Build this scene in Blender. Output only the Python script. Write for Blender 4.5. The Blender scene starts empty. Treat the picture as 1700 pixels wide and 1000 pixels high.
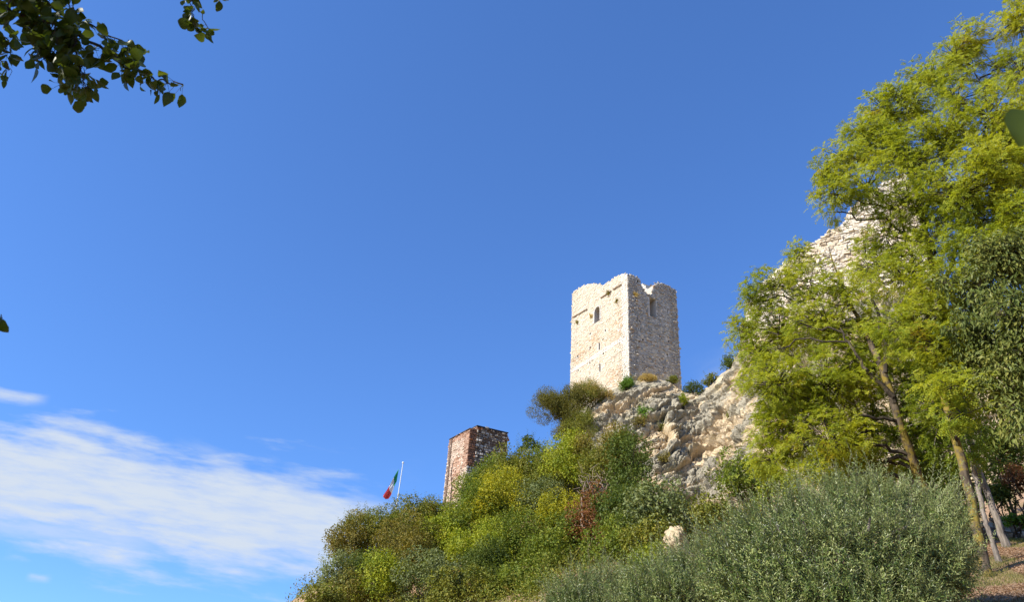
import bpy, math
import numpy as np
from math import radians, sin, cos
from mathutils import Matrix, Vector

C = bpy.context.scene
COL = C.collection
# ------------------------------------------------------------------ camera
FPX, PITCH, ROLL = 1302.0, radians(31), radians(4)
CAMP = np.array([0.0, 0.0, 1.6])
Fw = np.array([0, cos(PITCH), sin(PITCH)]); U0 = np.array([0, -sin(PITCH), cos(PITCH)]); R0 = np.array([1.0, 0, 0])
Rc = R0 * cos(ROLL) + U0 * sin(ROLL); Uc = -R0 * sin(ROLL) + U0 * cos(ROLL)
cam = bpy.data.cameras.new('camera'); co = bpy.data.objects.new('camera', cam); COL.objects.link(co)
cam.sensor_width = 36.0; cam.lens = FPX / 1700 * 36; cam.clip_end = 5000; cam.clip_start = 0.05
co.matrix_world = Matrix(((Rc[0], Uc[0], -Fw[0], 0), (Rc[1], Uc[1], -Fw[1], 0), (Rc[2], Uc[2], -Fw[2], 1.6), (0, 0, 0, 1)))
cam.dof.use_dof = True; cam.dof.focus_distance = 45; cam.dof.aperture_fstop = 9.0
C.camera = co

# ------------------------------------------------------------------ sun and sky
SUN_AZ, SUN_EL = 206.0, 36.0            # where the sun stands, degrees anticlockwise from +X
sd = Vector((cos(radians(SUN_AZ)) * cos(radians(SUN_EL)), sin(radians(SUN_AZ)) * cos(radians(SUN_EL)), sin(radians(SUN_EL))))
SUN = np.array(sd)
sl = bpy.data.lights.new('sun', 'SUN'); sl.energy = 5.0; sl.angle = radians(0.5); sl.color = (1, 0.945, 0.85)
so = bpy.data.objects.new('sun', sl); COL.objects.link(so); so.rotation_euler = (-sd).to_track_quat('-Z', 'Y').to_euler()
so.location = (-60, -40, 80)
C.view_settings.view_transform = 'Standard'; C.view_settings.look = 'None'
C.view_settings.exposure = 0.75; C.view_settings.gamma = 1
C.cycles.max_bounces = 8; C.cycles.transparent_max_bounces = 8


def ray(px, py):
    d = (px - 850) * Rc + (500 - py) * Uc + FPX * Fw
    return d / np.linalg.norm(d)


def P(px, py, Y):
    d = ray(px, py)
    return CAMP + d * (Y / d[1])


def Q(w):
    d = np.asarray(w, float) - CAMP; z = d @ Fw
    return 850 + FPX * (d @ Rc) / z, 500 - FPX * (d @ Uc) / z


def mpp(w):                              # metres per photo pixel at a point
    return ((np.asarray(w) - CAMP) @ Fw) / FPX


class NT:
    """small node helper"""
    def __init__(s, tree): s.t = tree; s.n = tree.nodes; s.l = tree.links
    def new(s, typ, **kw):
        n = s.n.new(typ)
        for k, v in kw.items(): setattr(n, k, v)
        return n
    def put(s, sock, v):
        if isinstance(v, bpy.types.NodeSocket): s.l.new(v, sock)
        elif v is not None: sock.default_value = v
    def math(s, op, a, b=None, c=None, clamp=False):
        n = s.new('ShaderNodeMath', operation=op, use_clamp=clamp)
        s.put(n.inputs[0], a); s.put(n.inputs[1], b); s.put(n.inputs[2], c)
        return n.outputs[0]
    def mix(s, f, a, b, blend='MIX'):
        n = s.new('ShaderNodeMix', data_type='RGBA', blend_type=blend)
        s.put(n.inputs[0], f); s.put(n.inputs[6], a if not isinstance(a, tuple) else (*a[:3], 1)); s.put(n.inputs[7], b if not isinstance(b, tuple) else (*b[:3], 1))
        return n.outputs[2]
    def noise(s, vec, scale, detail=4, rough=0.55, w=None):
        n = s.new('ShaderNodeTexNoise'); s.put(n.inputs['Vector'], vec); n.inputs['Scale'].default_value = scale
        n.inputs['Detail'].default_value = detail; n.inputs['Roughness'].default_value = rough
        return n.outputs['Fac']
    def ramp(s, f, stops):
        n = s.new('ShaderNodeValToRGB'); s.put(n.inputs[0], f); e = n.color_ramp.elements
        while len(e) < len(stops): e.new(0.5)
        for el, (p, c) in zip(e, stops): el.position = p; el.color = (*c[:3], 1)
        return n.outputs[0]
    def rng(s, f, a, b, c=0.0, d=1.0, smooth=True):
        n = s.new('ShaderNodeMapRange', interpolation_type='SMOOTHSTEP' if smooth else 'LINEAR')
        s.put(n.inputs[0], f); s.put(n.inputs[1], a); s.put(n.inputs[2], b); s.put(n.inputs[3], c); s.put(n.inputs[4], d)
        return n.outputs[0]
    def mapping(s, vec, scale=(1, 1, 1), rot=(0, 0, 0), loc=(0, 0, 0)):
        n = s.new('ShaderNodeMapping'); s.put(n.inputs[0], vec); n.inputs[1].default_value = loc
        n.inputs[2].default_value = rot; n.inputs[3].default_value = scale
        return n.outputs[0]


W = bpy.data.worlds.new('World'); C.world = W; W.use_nodes = True
w = NT(W.node_tree); bg = w.n['Background']
SKYS = 0.12
sky = w.new('ShaderNodeTexSky', sky_type='NISHITA', sun_disc=False)
sky.sun_elevation = radians(SUN_EL); sky.sun_rotation = radians(90 - SUN_AZ); sky.altitude = 100
sky.air_density = 1.0; sky.dust_density = 0.15; sky.ozone_density = 2.2
hs = w.new('ShaderNodeHueSaturation'); hs.inputs['Saturation'].default_value = 1.0; hs.inputs['Value'].default_value = 1.0
w.l.new(sky.outputs[0], hs.inputs['Color'])
tc = w.new('ShaderNodeTexCoord')
sx = w.new('ShaderNodeSeparateXYZ'); w.l.new(tc.outputs['Generated'], sx.inputs[0])
yy = w.math('MAXIMUM', sx.outputs[1], 0.08)
cu = w.math('DIVIDE', sx.outputs[0], yy); cv = w.math('DIVIDE', sx.outputs[2], yy)


def uv(px, py):
    d = ray(px, py); return np.array([d[0] / d[1], d[2] / d[1]])


def cloud(A, B, half, soft, amp, nscale, seed, fade, lo=0.0, hi=1.0):
    """a bank of high cloud lying along the sky from A to B"""
    a, b = uv(*A), uv(*B); d = b - a; ln = np.linalg.norm(d); d = d / ln; n = np.array([-d[1], d[0]])
    x = w.math('SUBTRACT', cu, float(a[0])); y = w.math('SUBTRACT', cv, float(a[1]))
    al = w.math('ADD', w.math('MULTIPLY', x, float(d[0])), w.math('MULTIPLY', y, float(d[1])))
    ac = w.math('ADD', w.math('MULTIPLY', x, float(n[0])), w.math('MULTIPLY', y, float(n[1])))
    cb = w.new('ShaderNodeCombineXYZ'); w.put(cb.inputs[0], w.math('MULTIPLY', al, 1.0)); w.put(cb.inputs[1], w.math('MULTIPLY', ac, 4.6)); cb.inputs[2].default_value = seed
    n1 = w.noise(cb.outputs[0], nscale, 7, 0.58); n2 = w.noise(cb.outputs[0], nscale * 0.35, 2, 0.5)
    wob = w.math('MULTIPLY', w.math('SUBTRACT', n2, 0.5), half * 0.9)
    t = w.math('DIVIDE', w.math('ABSOLUTE', w.math('ADD', ac, wob)), half)
    e = w.math('SUBTRACT', 1.0, t)                                   # 1 on the axis, 0 at the edge
    e = w.math('ADD', e, w.math('MULTIPLY', w.math('SUBTRACT', n1, 0.5), amp))
    m = w.rng(e, 0.0, soft, lo, hi)
    f1 = w.rng(al, float(ln) * fade[0], float(ln) * fade[1], 1.0, 0.0)
    f0 = w.rng(al, float(ln) * fade[2], float(ln) * fade[3], 0.0, 1.0)
    cb2 = w.new('ShaderNodeCombineXYZ'); w.put(cb2.inputs[0], w.math('MULTIPLY', al, 1.6)); w.put(cb2.inputs[1], w.math('MULTIPLY', ac, 9.0)); cb2.inputs[2].default_value = seed + 3
    m = w.math('MULTIPLY', m, w.rng(w.noise(cb2.outputs[0], nscale * 1.3, 6, 0.62), 0.30, 0.62, 0.74, 1.0))
    return w.math('MULTIPLY', w.math('MULTIPLY', m, f1), f0)


m1 = cloud((0, 785), (600, 885), 0.088, 0.70, 1.9, 7.0, 1.3, (0.90, 1.14, -0.9, -0.5), hi=1.0)
m2 = cloud((-40, 868), (330, 925), 0.026, 1.0, 1.5, 9.0, 4.1, (0.6, 1.0, -0.5, 0.1), hi=0.6)
m3 = cloud((-40, 650), (85, 668), 0.012, 1.0, 1.6, 12.0, 7.7, (0.7, 1.0, -0.6, 0.0), hi=0.75)
m4 = cloud((40, 958), (90, 962), 0.008, 1.0, 1.5, 22.0, 2.2, (0.6, 1.0, 0.0, 0.3), hi=0.5)
m5 = cloud((300, 735), (400, 775), 0.014, 1.2, 1.8, 14.0, 9.2, (0.4, 1.0, -0.2, 0.4), hi=0.25)
m6 = cloud((1150, 640), (1260, 585), 0.035, 1.4, 1.6, 8.0, 5.5, (0.6, 1.1, -0.1, 0.4), hi=0.22)
tot = m1
for m in (m2, m3, m4, m5, m6): tot = w.math('MAXIMUM', tot, m)
tot = w.math('MULTIPLY', tot, w.math('GREATER_THAN', sx.outputs[1], 0.1))
gm = w.new('ShaderNodeGamma'); gm.inputs[1].default_value = 0.85; w.l.new(hs.outputs[0], gm.inputs[0])
hz = w.mix(1.0, gm.outputs[0], (0.525, 0.87, 1.45), 'MULTIPLY')
cl = w.mix(tot, hz, (0.40 / SKYS, 0.45 / SKYS, 0.525 / SKYS))
w.l.new(cl, bg.inputs[0]); bg.inputs[1].default_value = SKYS


# ------------------------------------------------------------------ helpers
def tag(o, label=None, cat=None, group=None, kind=None):
    for k, v in (('label', label), ('category', cat), ('group', group), ('kind', kind)):
        if v: o[k] = v
    return o


def empty(name, loc, label, cat, group=None):
    o = bpy.data.objects.new(name, None); COL.objects.link(o); o.location = [float(v) for v in loc]; o.empty_display_size = 0.3
    return tag(o, label, cat, group)


def mesh(name, V, F, mats, parent=None, smooth=False, mi=None, facecol=None, vattr=None, F3=None):
    # a parent may itself be a part: its own thing's base is the origin either way
    """V (n,3) world positions, F (m,4) quads, F3 (k,3) tris"""
    V = np.asarray(V, np.float64)
    org = np.zeros(3)
    if parent is not None: org = np.array(parent.parent.location if parent.parent else parent.location)
    me = bpy.data.meshes.new(name)
    F = np.zeros((0, 4), int) if F is None else np.asarray(F, int)
    F3 = np.zeros((0, 3), int) if F3 is None else np.asarray(F3, int)
    me.vertices.add(len(V)); me.vertices.foreach_set('co', (V - org).astype(np.float32).ravel())
    li = np.concatenate([F.ravel(), F3.ravel()]).astype(np.int32); me.loops.add(len(li)); me.loops.foreach_set('vertex_index', li)
    n4, n3 = len(F), len(F3); me.polygons.add(n4 + n3)
    ls = np.concatenate([np.arange(n4) * 4, n4 * 4 + np.arange(n3) * 3]).astype(np.int32)
    me.polygons.foreach_set('loop_start', ls)
    me.polygons.foreach_set('loop_total', np.concatenate([np.full(n4, 4), np.full(n3, 3)]).astype(np.int32))
    if mi is not None: me.polygons.foreach_set('material_index', np.asarray(mi, np.int32))
    me.polygons.foreach_set('use_smooth', np.full(n4 + n3, bool(smooth)))
    if facecol is not None:
        a = me.attributes.new('col', 'FLOAT_COLOR', 'FACE'); fc = np.ones((n4 + n3, 4), np.float32); fc[:, :3] = facecol; a.data.foreach_set('color', fc.ravel())
    if vattr:
        for k, v in vattr.items():
            a = me.attributes.new(k, 'FLOAT', 'POINT'); a.data.foreach_set('value', np.asarray(v, np.float32))
    me.update(calc_edges=True); me.validate()
    for m in (mats if isinstance(mats, (list, tuple)) else [mats]): me.materials.append(m)
    o = bpy.data.objects.new(name, me); COL.objects.link(o)
    if parent is not None: o.parent = parent
    return o


class Bag:
    def __init__(s): s.V = []; s.F = []; s.n = 0; s.c = []
    def add(s, V, F, col=None):
        if len(V) == 0: return
        s.V.append(np.asarray(V, float)); s.F.append(np.asarray(F, int) + s.n); s.n += len(V)
        if col is not None: s.c.append(np.broadcast_to(np.asarray(col, float), (len(F), 3)))
    def get(s): return np.concatenate(s.V), np.concatenate(s.F)
    def cols(s): return np.concatenate(s.c)


def nrm(v): return v / np.maximum(np.linalg.norm(v, axis=-1, keepdims=True), 1e-9)


def tube(pts, rad, sides=6, rng=None, wob=0.0):
    pts = np.asarray(pts, float); n = len(pts); rad = np.broadcast_to(np.asarray(rad, float), (n,))
    t = nrm(np.gradient(pts, axis=0)); ref = np.array([0.13, 0.97, 0.2]) if abs(t[0][2]) > 0.7 else np.array([0, 0, 1.0])
    a = nrm(np.cross(t, ref)); b = np.cross(t, a); th = np.arange(sides) / sides * 2 * math.pi
    r = rad[:, None] * (np.ones((n, sides)) if rng is None else 1 + rng.normal(0, wob, (n, sides)))
    V = pts[:, None] + (a[:, None] * np.cos(th)[None, :, None] + b[:, None] * np.sin(th)[None, :, None]) * r[..., None]
    i = np.arange(n - 1)[:, None] * sides; j = np.arange(sides)[None]; k = (j + 1) % sides
    F = np.stack([i + j, i + k, i + sides + k, i + sides + j], -1).reshape(-1, 4)
    V = V.reshape(-1, 3); cap = [[(n - 1) * sides + q for q in (0, 1, 2, 3)]] if sides == 4 else []
    return V, np.concatenate([F, np.array(cap, int).reshape(-1, 4)])


def twigs(A, B, r):
    """many straight three-sided twigs"""
    A = np.asarray(A, float); B = np.asarray(B, float); t = nrm(B - A); ref = np.where(np.abs(t[:, 2:3]) > 0.8, [[1.0, 0, 0]], [[0, 0, 1.0]])
    a = nrm(np.cross(t, ref)); b = np.cross(t, a); r = np.broadcast_to(np.asarray(r, float), (len(A),))[:, None]
    ring = [a * cos(x) + b * sin(x) for x in (0, 2.094, 4.189)]
    V = np.stack([A + q * r for q in ring] + [B + q * r * 0.5 for q in ring], 1).reshape(-1, 3)
    base = np.arange(len(A))[:, None, None] * 6
    F = (np.array([[0, 1, 4, 3], [1, 2, 5, 4], [2, 0, 3, 5]])[None] + base).reshape(-1, 4)
    return V, F


def leaves(p, d, n, L, Wd, fold=0.15):
    """kite-shaped leaves folded along the midrib"""
    d = nrm(d); s = nrm(np.cross(d, n)); n = np.cross(s, d)
    L = np.broadcast_to(np.asarray(L, float), (len(p),))[:, None]; Wd = np.broadcast_to(np.asarray(Wd, float), (len(p),))[:, None]
    m = p + d * L * 0.45 + n * Wd * fold
    V = np.stack([p, m + s * Wd * 0.5, p + d * L - n * L * 0.08, m - s * Wd * 0.5], 1).reshape(-1, 3)
    F = np.arange(len(p) * 4).reshape(-1, 4)
    return V, F


def rdirs(rng, n): return nrm(rng.normal(0, 1, (n, 3)))


# numpy noise
def hsh(i, j, k, s):
    h = (i.astype(np.int64) * 374761393 + j.astype(np.int64) * 668265263 + k.astype(np.int64) * 2147483647 + s * 974711) & 0xFFFFFFFF
    h = ((h ^ (h >> 13)) * 1274126177) & 0xFFFFFFFF; h = ((h ^ (h >> 16)) * 2246822519) & 0xFFFFFFFF
    return ((h ^ (h >> 15)) & 0xFFFFFF) / float(0xFFFFFF)


def vnoise(p, s=0):
    i = np.floor(p).astype(np.int64); f = p - i; f = f * f * (3 - 2 * f); o = 0
    for a in (0, 1):
        for b in (0, 1):
            for c in (0, 1):
                wgt = (f[:, 0] if a else 1 - f[:, 0]) * (f[:, 1] if b else 1 - f[:, 1]) * (f[:, 2] if c else 1 - f[:, 2])
                o = o + wgt * hsh(i[:, 0] + a, i[:, 1] + b, i[:, 2] + c, s)
    return o


def fbm(p, oct=4, s=0):
    o = 0; a = 0.5
    for k in range(oct): o = o + a * (vnoise(p, s + k) - 0.5); p = p * 2.03 + 3.1; a *= 0.5
    return o * 2


def worley(p, s=0, full=False):
    i = np.floor(p).astype(np.int64); f1 = np.full(len(p), 9.0); f2 = f1.copy(); idv = np.zeros(len(p)); ft = np.zeros((len(p), 3))
    for a in (-1, 0, 1):
        for b in (-1, 0, 1):
            for c in (-1, 0, 1):
                x, y, z = i[:, 0] + a, i[:, 1] + b, i[:, 2] + c
                q = np.stack([x + hsh(x, y, z, s), y + hsh(x, y, z, s + 11), z + hsh(x, y, z, s + 23)], 1)
                d = np.linalg.norm(p - q, axis=1); hv = hsh(x, y, z, s + 37)
                nw = d < f1; ft = np.where(nw[:, None], q, ft); f2 = np.where(nw, f1, np.minimum(f2, d)); idv = np.where(nw, hv, idv); f1 = np.where(nw, d, f1)
    if full:
        g = np.stack([np.modf(idv * k_)[0] - 0.5 for k_ in (17.3, 41.7, 89.1)], 1)
        return f1, f2, idv, ((p - ft) * g).sum(1) * 2      # a tilted facet in every cell
    return f1, f2, idv


# ------------------------------------------------------------------ materials
def mat(name):
    m = bpy.data.materials.new(name); m.use_nodes = True; t = NT(m.node_tree)
    return m, t, t.n['Principled BSDF'], t.n['Material Output']


def leaf_mat(name, cols, trans=0.35, back=None, rough=0.55, spec=0.22, nscale=0.5, patch=None, own=0.5):
    """cols: three leaf colours chosen leaf by leaf and branch by branch"""
    m, t, b, out = mat(name)
    g = t.new('ShaderNodeNewGeometry'); tcn = t.new('ShaderNodeTexCoord')
    nz = t.noise(tcn.outputs['Object'], nscale, 3, 0.6)
    f = t.math('ADD', t.math('MULTIPLY', g.outputs['Random Per Island'], own), t.math('MULTIPLY', t.math('SUBTRACT', nz, 0.25 + (own - .5) * .5), 1.0), clamp=True)
    c = t.ramp(f, [(0.12, cols[0]), (0.5, cols[1]), (0.9, cols[2])])
    if patch:                                                 # scattered turned (autumn) leaves
        pn = t.noise(t.mapping(tcn.outputs['Object'], loc=(7, 3, 5)), patch[1], 3, 0.6)
        pk = t.math('MULTIPLY', t.rng(pn, patch[2], patch[2] + 0.12), t.math('GREATER_THAN', g.outputs['Random Per Island'], 0.3))
        c = t.mix(pk, c, patch[0])
    if back:
        c = t.mix(t.math('MULTIPLY', g.outputs['Backfacing'], 0.8), c, back)
    t.put(b.inputs['Base Color'], c); b.inputs['Roughness'].default_value = rough; b.inputs['Specular IOR Level'].default_value = spec
    tr = t.new('ShaderNodeBsdfTranslucent'); t.put(tr.inputs[0], t.mix(1.0, c, (1.15, 1.1, 0.55), 'MULTIPLY'))
    mx = t.new('ShaderNodeMixShader'); mx.inputs[0].default_value = trans
    t.l.new(b.outputs[0], mx.inputs[1]); t.l.new(tr.outputs[0], mx.inputs[2]); t.l.new(mx.outputs[0], out.inputs[0])
    return m


def bark_mat(name, base, moss, mossamt, scale=6):
    m, t, b, out = mat(name); tcn = t.new('ShaderNodeTexCoord'); v = tcn.outputs['Object']
    a = t.noise(t.mapping(v, scale=(1, 1, 0.25)), scale * 2, 5, 0.65); n2 = t.noise(v, scale * 0.5, 4, 0.6)
    c = t.mix(t.rng(a, 0.35, 0.65), tuple(x * 0.45 for x in base), base)
    c = t.mix(t.math('MULTIPLY', t.rng(n2, 0.62 - mossamt * 0.4, 0.72 - mossamt * 0.35), 0.9), c, moss)
    t.put(b.inputs['Base Color'], c); b.inputs['Roughness'].default_value = 0.95; b.inputs['Specular IOR Level'].default_value = 0.1
    bp = t.new('ShaderNodeBump'); bp.inputs['Strength'].default_value = 0.9; bp.inputs['Distance'].default_value = 0.03
    t.put(bp.inputs['Height'], a); t.l.new(bp.outputs[0], b.inputs['Normal'])
    return m


def stone_mat(name, grime=(0.16, 0.15, 0.13), amt=0.5, bumpd=0.03):
    m, t, b, out = mat(name); at = t.new('ShaderNodeAttribute', attribute_name='col'); tcn = t.new('ShaderNodeTexCoord'); v = tcn.outputs['Object']
    n1 = t.noise(v, 5.0, 6, 0.65); n2 = t.noise(v, 0.9, 4, 0.6); n3 = t.noise(t.mapping(v, scale=(1, 1, 0.3)), 1.6, 4, 0.6)
    c = t.mix(t.rng(n1, 0.3, 0.7), t.mix(1.0, at.outputs[0], (0.84, 0.82, 0.78), 'MULTIPLY'), at.outputs[0])
    c = t.mix(t.math('MULTIPLY', t.rng(t.math('MULTIPLY', n2, n3), 0.27, 0.42), amt), c, grime)
    t.put(b.inputs['Base Color'], c); b.inputs['Roughness'].default_value = 0.92; b.inputs['Specular IOR Level'].default_value = 0.15
    bp = t.new('ShaderNodeBump'); bp.inputs['Strength'].default_value = 0.8; bp.inputs['Distance'].default_value = bumpd
    t.put(bp.inputs['Height'], n1); t.l.new(bp.outputs[0], b.inputs['Normal'])
    return m


def plain(name, col, rough=0.7, var=0.25, scale=8, spec=0.3):
    m, t, b, out = mat(name); tcn = t.new('ShaderNodeTexCoord'); n = t.noise(tcn.outputs['Object'], scale, 4, 0.6)
    t.put(b.inputs['Base Color'], t.mix(t.rng(n, 0.3, 0.7), tuple(c * (1 - var) for c in col), col)); b.inputs['Roughness'].default_value = rough
    b.inputs['Specular IOR Level'].default_value = spec
    return m


M = {}
M['stone'] = stone_mat('limestone masonry', amt=0.12)
M['rubble'] = stone_mat('rubble masonry', amt=0.25)
M['brickm'] = stone_mat('brick masonry', amt=0.2)
M['mortar'] = plain('lime mortar', (0.56, 0.50, 0.41), 0.95, 0.25)
M['darkmortar'] = plain('dark rubble core', (0.16, 0.105, 0.075), 0.95, 0.4)
M['brickcore'] = plain('brick core', (0.48, 0.34, 0.25), 0.95, 0.35, 3)
M['coping'] = plain('dark coping slate', (0.05, 0.045, 0.045), 0.7)
M['bark_yellow'] = bark_mat('bark with yellow lichen', (0.13, 0.10, 0.07), (0.21, 0.155, 0.03), 0.42)
M['bark_lime'] = bark_mat('pale bark foot', (0.36, 0.32, 0.27), (0.30, 0.24, 0.08), 0.12)
M['bark_grey'] = bark_mat('grey bark', (0.26, 0.22, 0.18), (0.2, 0.17, 0.1), 0.15)
M['bark_dark'] = bark_mat('dark bark', (0.075, 0.06, 0.045), (0.12, 0.1, 0.04), 0.2)
M['twig_pale'] = bark_mat('bleached dead twigs', (0.40, 0.31, 0.23), (0.3, 0.2, 0.13), 0.2)
M['robinia'] = leaf_mat('robinia leaflets', [(0.155, 0.215, 0.018), (0.345, 0.385, 0.03), (0.51, 0.48, 0.038)], 0.52, patch=((0.36, 0.26, 0.02), 1.1, 0.60))
M['robinia_deep'] = leaf_mat('robinia leaflets deeper green', [(0.085, 0.14, 0.014), (0.18, 0.24, 0.02), (0.30, 0.31, 0.025)], 0.48, patch=((0.34, 0.25, 0.02), 1.1, 0.64))
M['darkleaf'] = leaf_mat('dark lanceolate leaves', [(0.06, 0.085, 0.018), (0.135, 0.165, 0.034), (0.28, 0.27, 0.06)], 0.32, spec=0.22, rough=0.5)
M['olive'] = leaf_mat('olive leaves', [(0.035, 0.064, 0.009), (0.10, 0.148, 0.025), (0.31, 0.335, 0.11)], 0.12, back=(0.31, 0.345, 0.14), spec=0.4, rough=0.42, nscale=1.2, own=0.85)
M['apple'] = leaf_mat('broad glossy leaves', [(0.04, 0.06, 0.008), (0.065, 0.095, 0.01), (0.11, 0.13, 0.014)], 0.42, spec=0.3, rough=0.42)
LEAFC = {
    'olivegreen': [(0.06, 0.085, 0.015), (0.12, 0.135, 0.022), (0.20, 0.19, 0.035)],
    'green': [(0.045, 0.075, 0.012), (0.10, 0.14, 0.018), (0.19, 0.21, 0.028)],
    'bright': [(0.045, 0.105, 0.012), (0.085, 0.17, 0.018), (0.15, 0.23, 0.03)],
    'yellow': [(0.13, 0.16, 0.013), (0.235, 0.24, 0.016), (0.34, 0.30, 0.018)],
    'lime': [(0.10, 0.15, 0.014), (0.19, 0.23, 0.018), (0.28, 0.28, 0.025)],
    'brown': [(0.08, 0.082, 0.02), (0.135, 0.122, 0.026), (0.22, 0.175, 0.038)],
    'russet': [(0.08, 0.036, 0.016), (0.14, 0.06, 0.026), (0.21, 0.105, 0.045)],
    'dark': [(0.025, 0.048, 0.010), (0.06, 0.09, 0.016), (0.11, 0.14, 0.028)],
    'sage': [(0.06, 0.085, 0.035), (0.11, 0.14, 0.06), (0.19, 0.21, 0.10)],
    'tamarisk': [(0.05, 0.055, 0.014), (0.10, 0.10, 0.022), (0.16, 0.155, 0.035)],
    'straw': [(0.22, 0.17, 0.05), (0.33, 0.25, 0.09), (0.42, 0.33, 0.14)],
}
for k, v in LEAFC.items():
    LEAFC[k] = v = [tuple(min(.6, x * g_) for x, g_ in zip(c_, (1.56, 1.46, 1.2))) for c_ in v]; M[k] = leaf_mat(k + ' leaves', v, 0.32, nscale=0.8, patch=((0.16, 0.19, 0.03), 0.55, 0.56) if k in ('brown', 'yellow', 'dark', 'sage', 'lime') else None)
M['green'] = leaf_mat('green leaves', LEAFC['green'], 0.32, nscale=0.8, patch=((0.27, 0.20, 0.03), 0.9, 0.62))
M['olivegreen'] = leaf_mat('olive green leaves', LEAFC['olivegreen'], 0.32, nscale=0.8, patch=((0.22, 0.13, 0.03), 0.9, 0.58))


# ------------------------------------------------------------------ ground
def gp(px, py, Y, drop=1.5):
    p = P(px, py, Y); p[2] -= drop; return p


GC = [(0, 0, 0), (-8, 0, -.3), (8, 0, .8), (0, -20, -1), (-25, -20, -2), (25, -20, 1), (-8, 12, .8), (2, 12, 2.3), (0, 24, 4.2), (-12, 24, 1.5), (-30, 30, -3), (-50, 60, -8), (-28, 60, 1), (-60, 0, -6),
      (30, 5, 7.5), (55, 20, 16), (60, -20, 8), (-60, 100, -10), (-20, 90, 8), (15, 22, 6.6)]
GC += [gp(1570, 1000, 14, 0), gp(1640, 947, 16, 0), gp(1700, 905, 19, 0), gp(1700, 975, 15.4, 0), gp(1655, 880, 21, 0.0), gp(1760, 850, 23, 0), gp(1480, 1060, 13.5, 0)]
GC += [gp(1600, 850, 28, .3), gp(1450, 850, 30, .5), gp(1300, 850, 35, .5), gp(1200, 880, 37, .8), gp(1150, 940, 37.5, .8), gp(1060, 900, 42), gp(960, 920, 42)]
GC += [gp(900, 1005, 37), gp(750, 1005, 41), gp(640, 1005, 43), gp(560, 1015, 46), gp(520, 1010, 52, 1)]
GC += [gp(580, 920, 56), gp(660, 885, 58), gp(740, 862, 60), gp(790, 815, 60), gp(850, 792, 60), gp(910, 790, 56), gp(800, 920, 50), gp(680, 950, 51), gp(900, 890, 50)]
GC += [gp(580, 955, 72, 1), gp(700, 930, 75, 1), gp(800, 900, 76, 1)]
GC += [gp(1000, 800, 58, 5), gp(1100, 760, 60, 6), gp(1200, 720, 58, 7), gp(1350, 640, 56, 8), gp(1550, 600, 54, 8), gp(1700, 620, 50, 8), gp(1050, 690, 80, 6), gp(1300, 640, 85, 8)]
GC = np.array(GC, float)


def tps_phi(r2): return 0.5 * r2 * np.log(np.maximum(r2, 1e-9))


_n = len(GC); _d2 = ((GC[:, None, :2] - GC[None, :, :2]) ** 2).sum(-1)
_A = np.zeros((_n + 3, _n + 3)); _A[:_n, :_n] = tps_phi(_d2) + np.eye(_n) * 3.0; _A[:_n, _n] = 1; _A[:_n, _n + 1:] = GC[:, :2]; _A[_n, :_n] = 1; _A[_n + 1:, :_n] = GC[:, :2].T
_w = np.linalg.solve(_A, np.concatenate([GC[:, 2], np.zeros(3)]))


def gz(xy):
    xy = np.atleast_2d(np.asarray(xy, float)); r = np.hypot(xy[:, 0] - 2, xy[:, 1] - 35)
    k = np.minimum(1, 78 / np.maximum(r, 1e-6))[:, None]; c = np.array([2, 35.0])
    q = c + (xy - c) * k                                              # beyond the hill the plain carries its rim height out, sinking to -6
    d2 = ((q[:, None] - GC[None, :, :2]) ** 2).sum(-1)
    z = tps_phi(d2) @ _w[:_n] + _w[_n] + q @ _w[_n + 1:]
    t = np.clip((r - 60) / 120, 0, 1); t = t * t * (3 - 2 * t)
    return z * (1 - t) - 6 * t


def ground(x, y): return float(gz([[x, y]])[0])


def hit(px, py, y0=8.0, y1=90.0):
    """where the line of sight through a photo point meets the ground"""
    Y = np.arange(y0, y1, 0.1); d = ray(px, py); pts = CAMP + d[None] * (Y / d[1])[:, None]
    h = gz(pts[:, :2]) - pts[:, 2]; k = np.nonzero(h > 0)[0]
    return pts[k[0]] if len(k) else None


gx = np.concatenate([np.linspace(-900, -70, 14), np.linspace(-66, 66, 199), np.linspace(70, 900, 14)])
gy = np.concatenate([np.linspace(-900, -34, 14), np.linspace(-30, 102, 199), np.linspace(106, 900, 14)])
XX, YY = np.meshgrid(gx, gy); xy = np.stack([XX.ravel(), YY.ravel()], 1)
zz = gz(xy); gpnt = np.c_[xy, zz * 0]
zz = zz + 0.10 * fbm(gpnt * 0.8, 4, 3) * (np.hypot(xy[:, 0], xy[:, 1]) < 110)
ni, nj = len(gy), len(gx); I = np.arange(ni * nj).reshape(ni, nj)
GF = np.stack([I[:-1, :-1], I[:-1, 1:], I[1:, 1:], I[1:, :-1]], -1).reshape(-1, 4)
m, t, b, out = mat('dry turf and leaf litter'); v = t.new('ShaderNodeTexCoord').outputs['Object']
n1 = t.noise(v, 0.7, 5, 0.6); n2 = t.noise(v, 9, 5, 0.7); n3 = t.noise(v, 40, 4, 0.7)
c = t.mix(t.rng(n2, 0.35, 0.65), (0.31, 0.185, 0.10), (0.48, 0.31, 0.185)); c = t.mix(t.rng(n3, 0.55, 0.75), c, (0.40, 0.29, 0.18))
c = t.mix(t.math('MULTIPLY', t.rng(t.math('ADD', n1, t.math('MULTIPLY', n2, 0.35)), 0.66, 0.80), 0.75), c, (0.12, 0.13, 0.025)); t.put(b.inputs['Base Color'], c); b.inputs['Roughness'].default_value = 1
bp = t.new('ShaderNodeBump'); bp.inputs['Strength'].default_value = 1; bp.inputs['Distance'].default_value = 0.05; t.put(bp.inputs['Height'], t.math('ADD', n2, n3)); t.l.new(bp.outputs[0], b.inputs['Normal'])
M['ground'] = m
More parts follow.
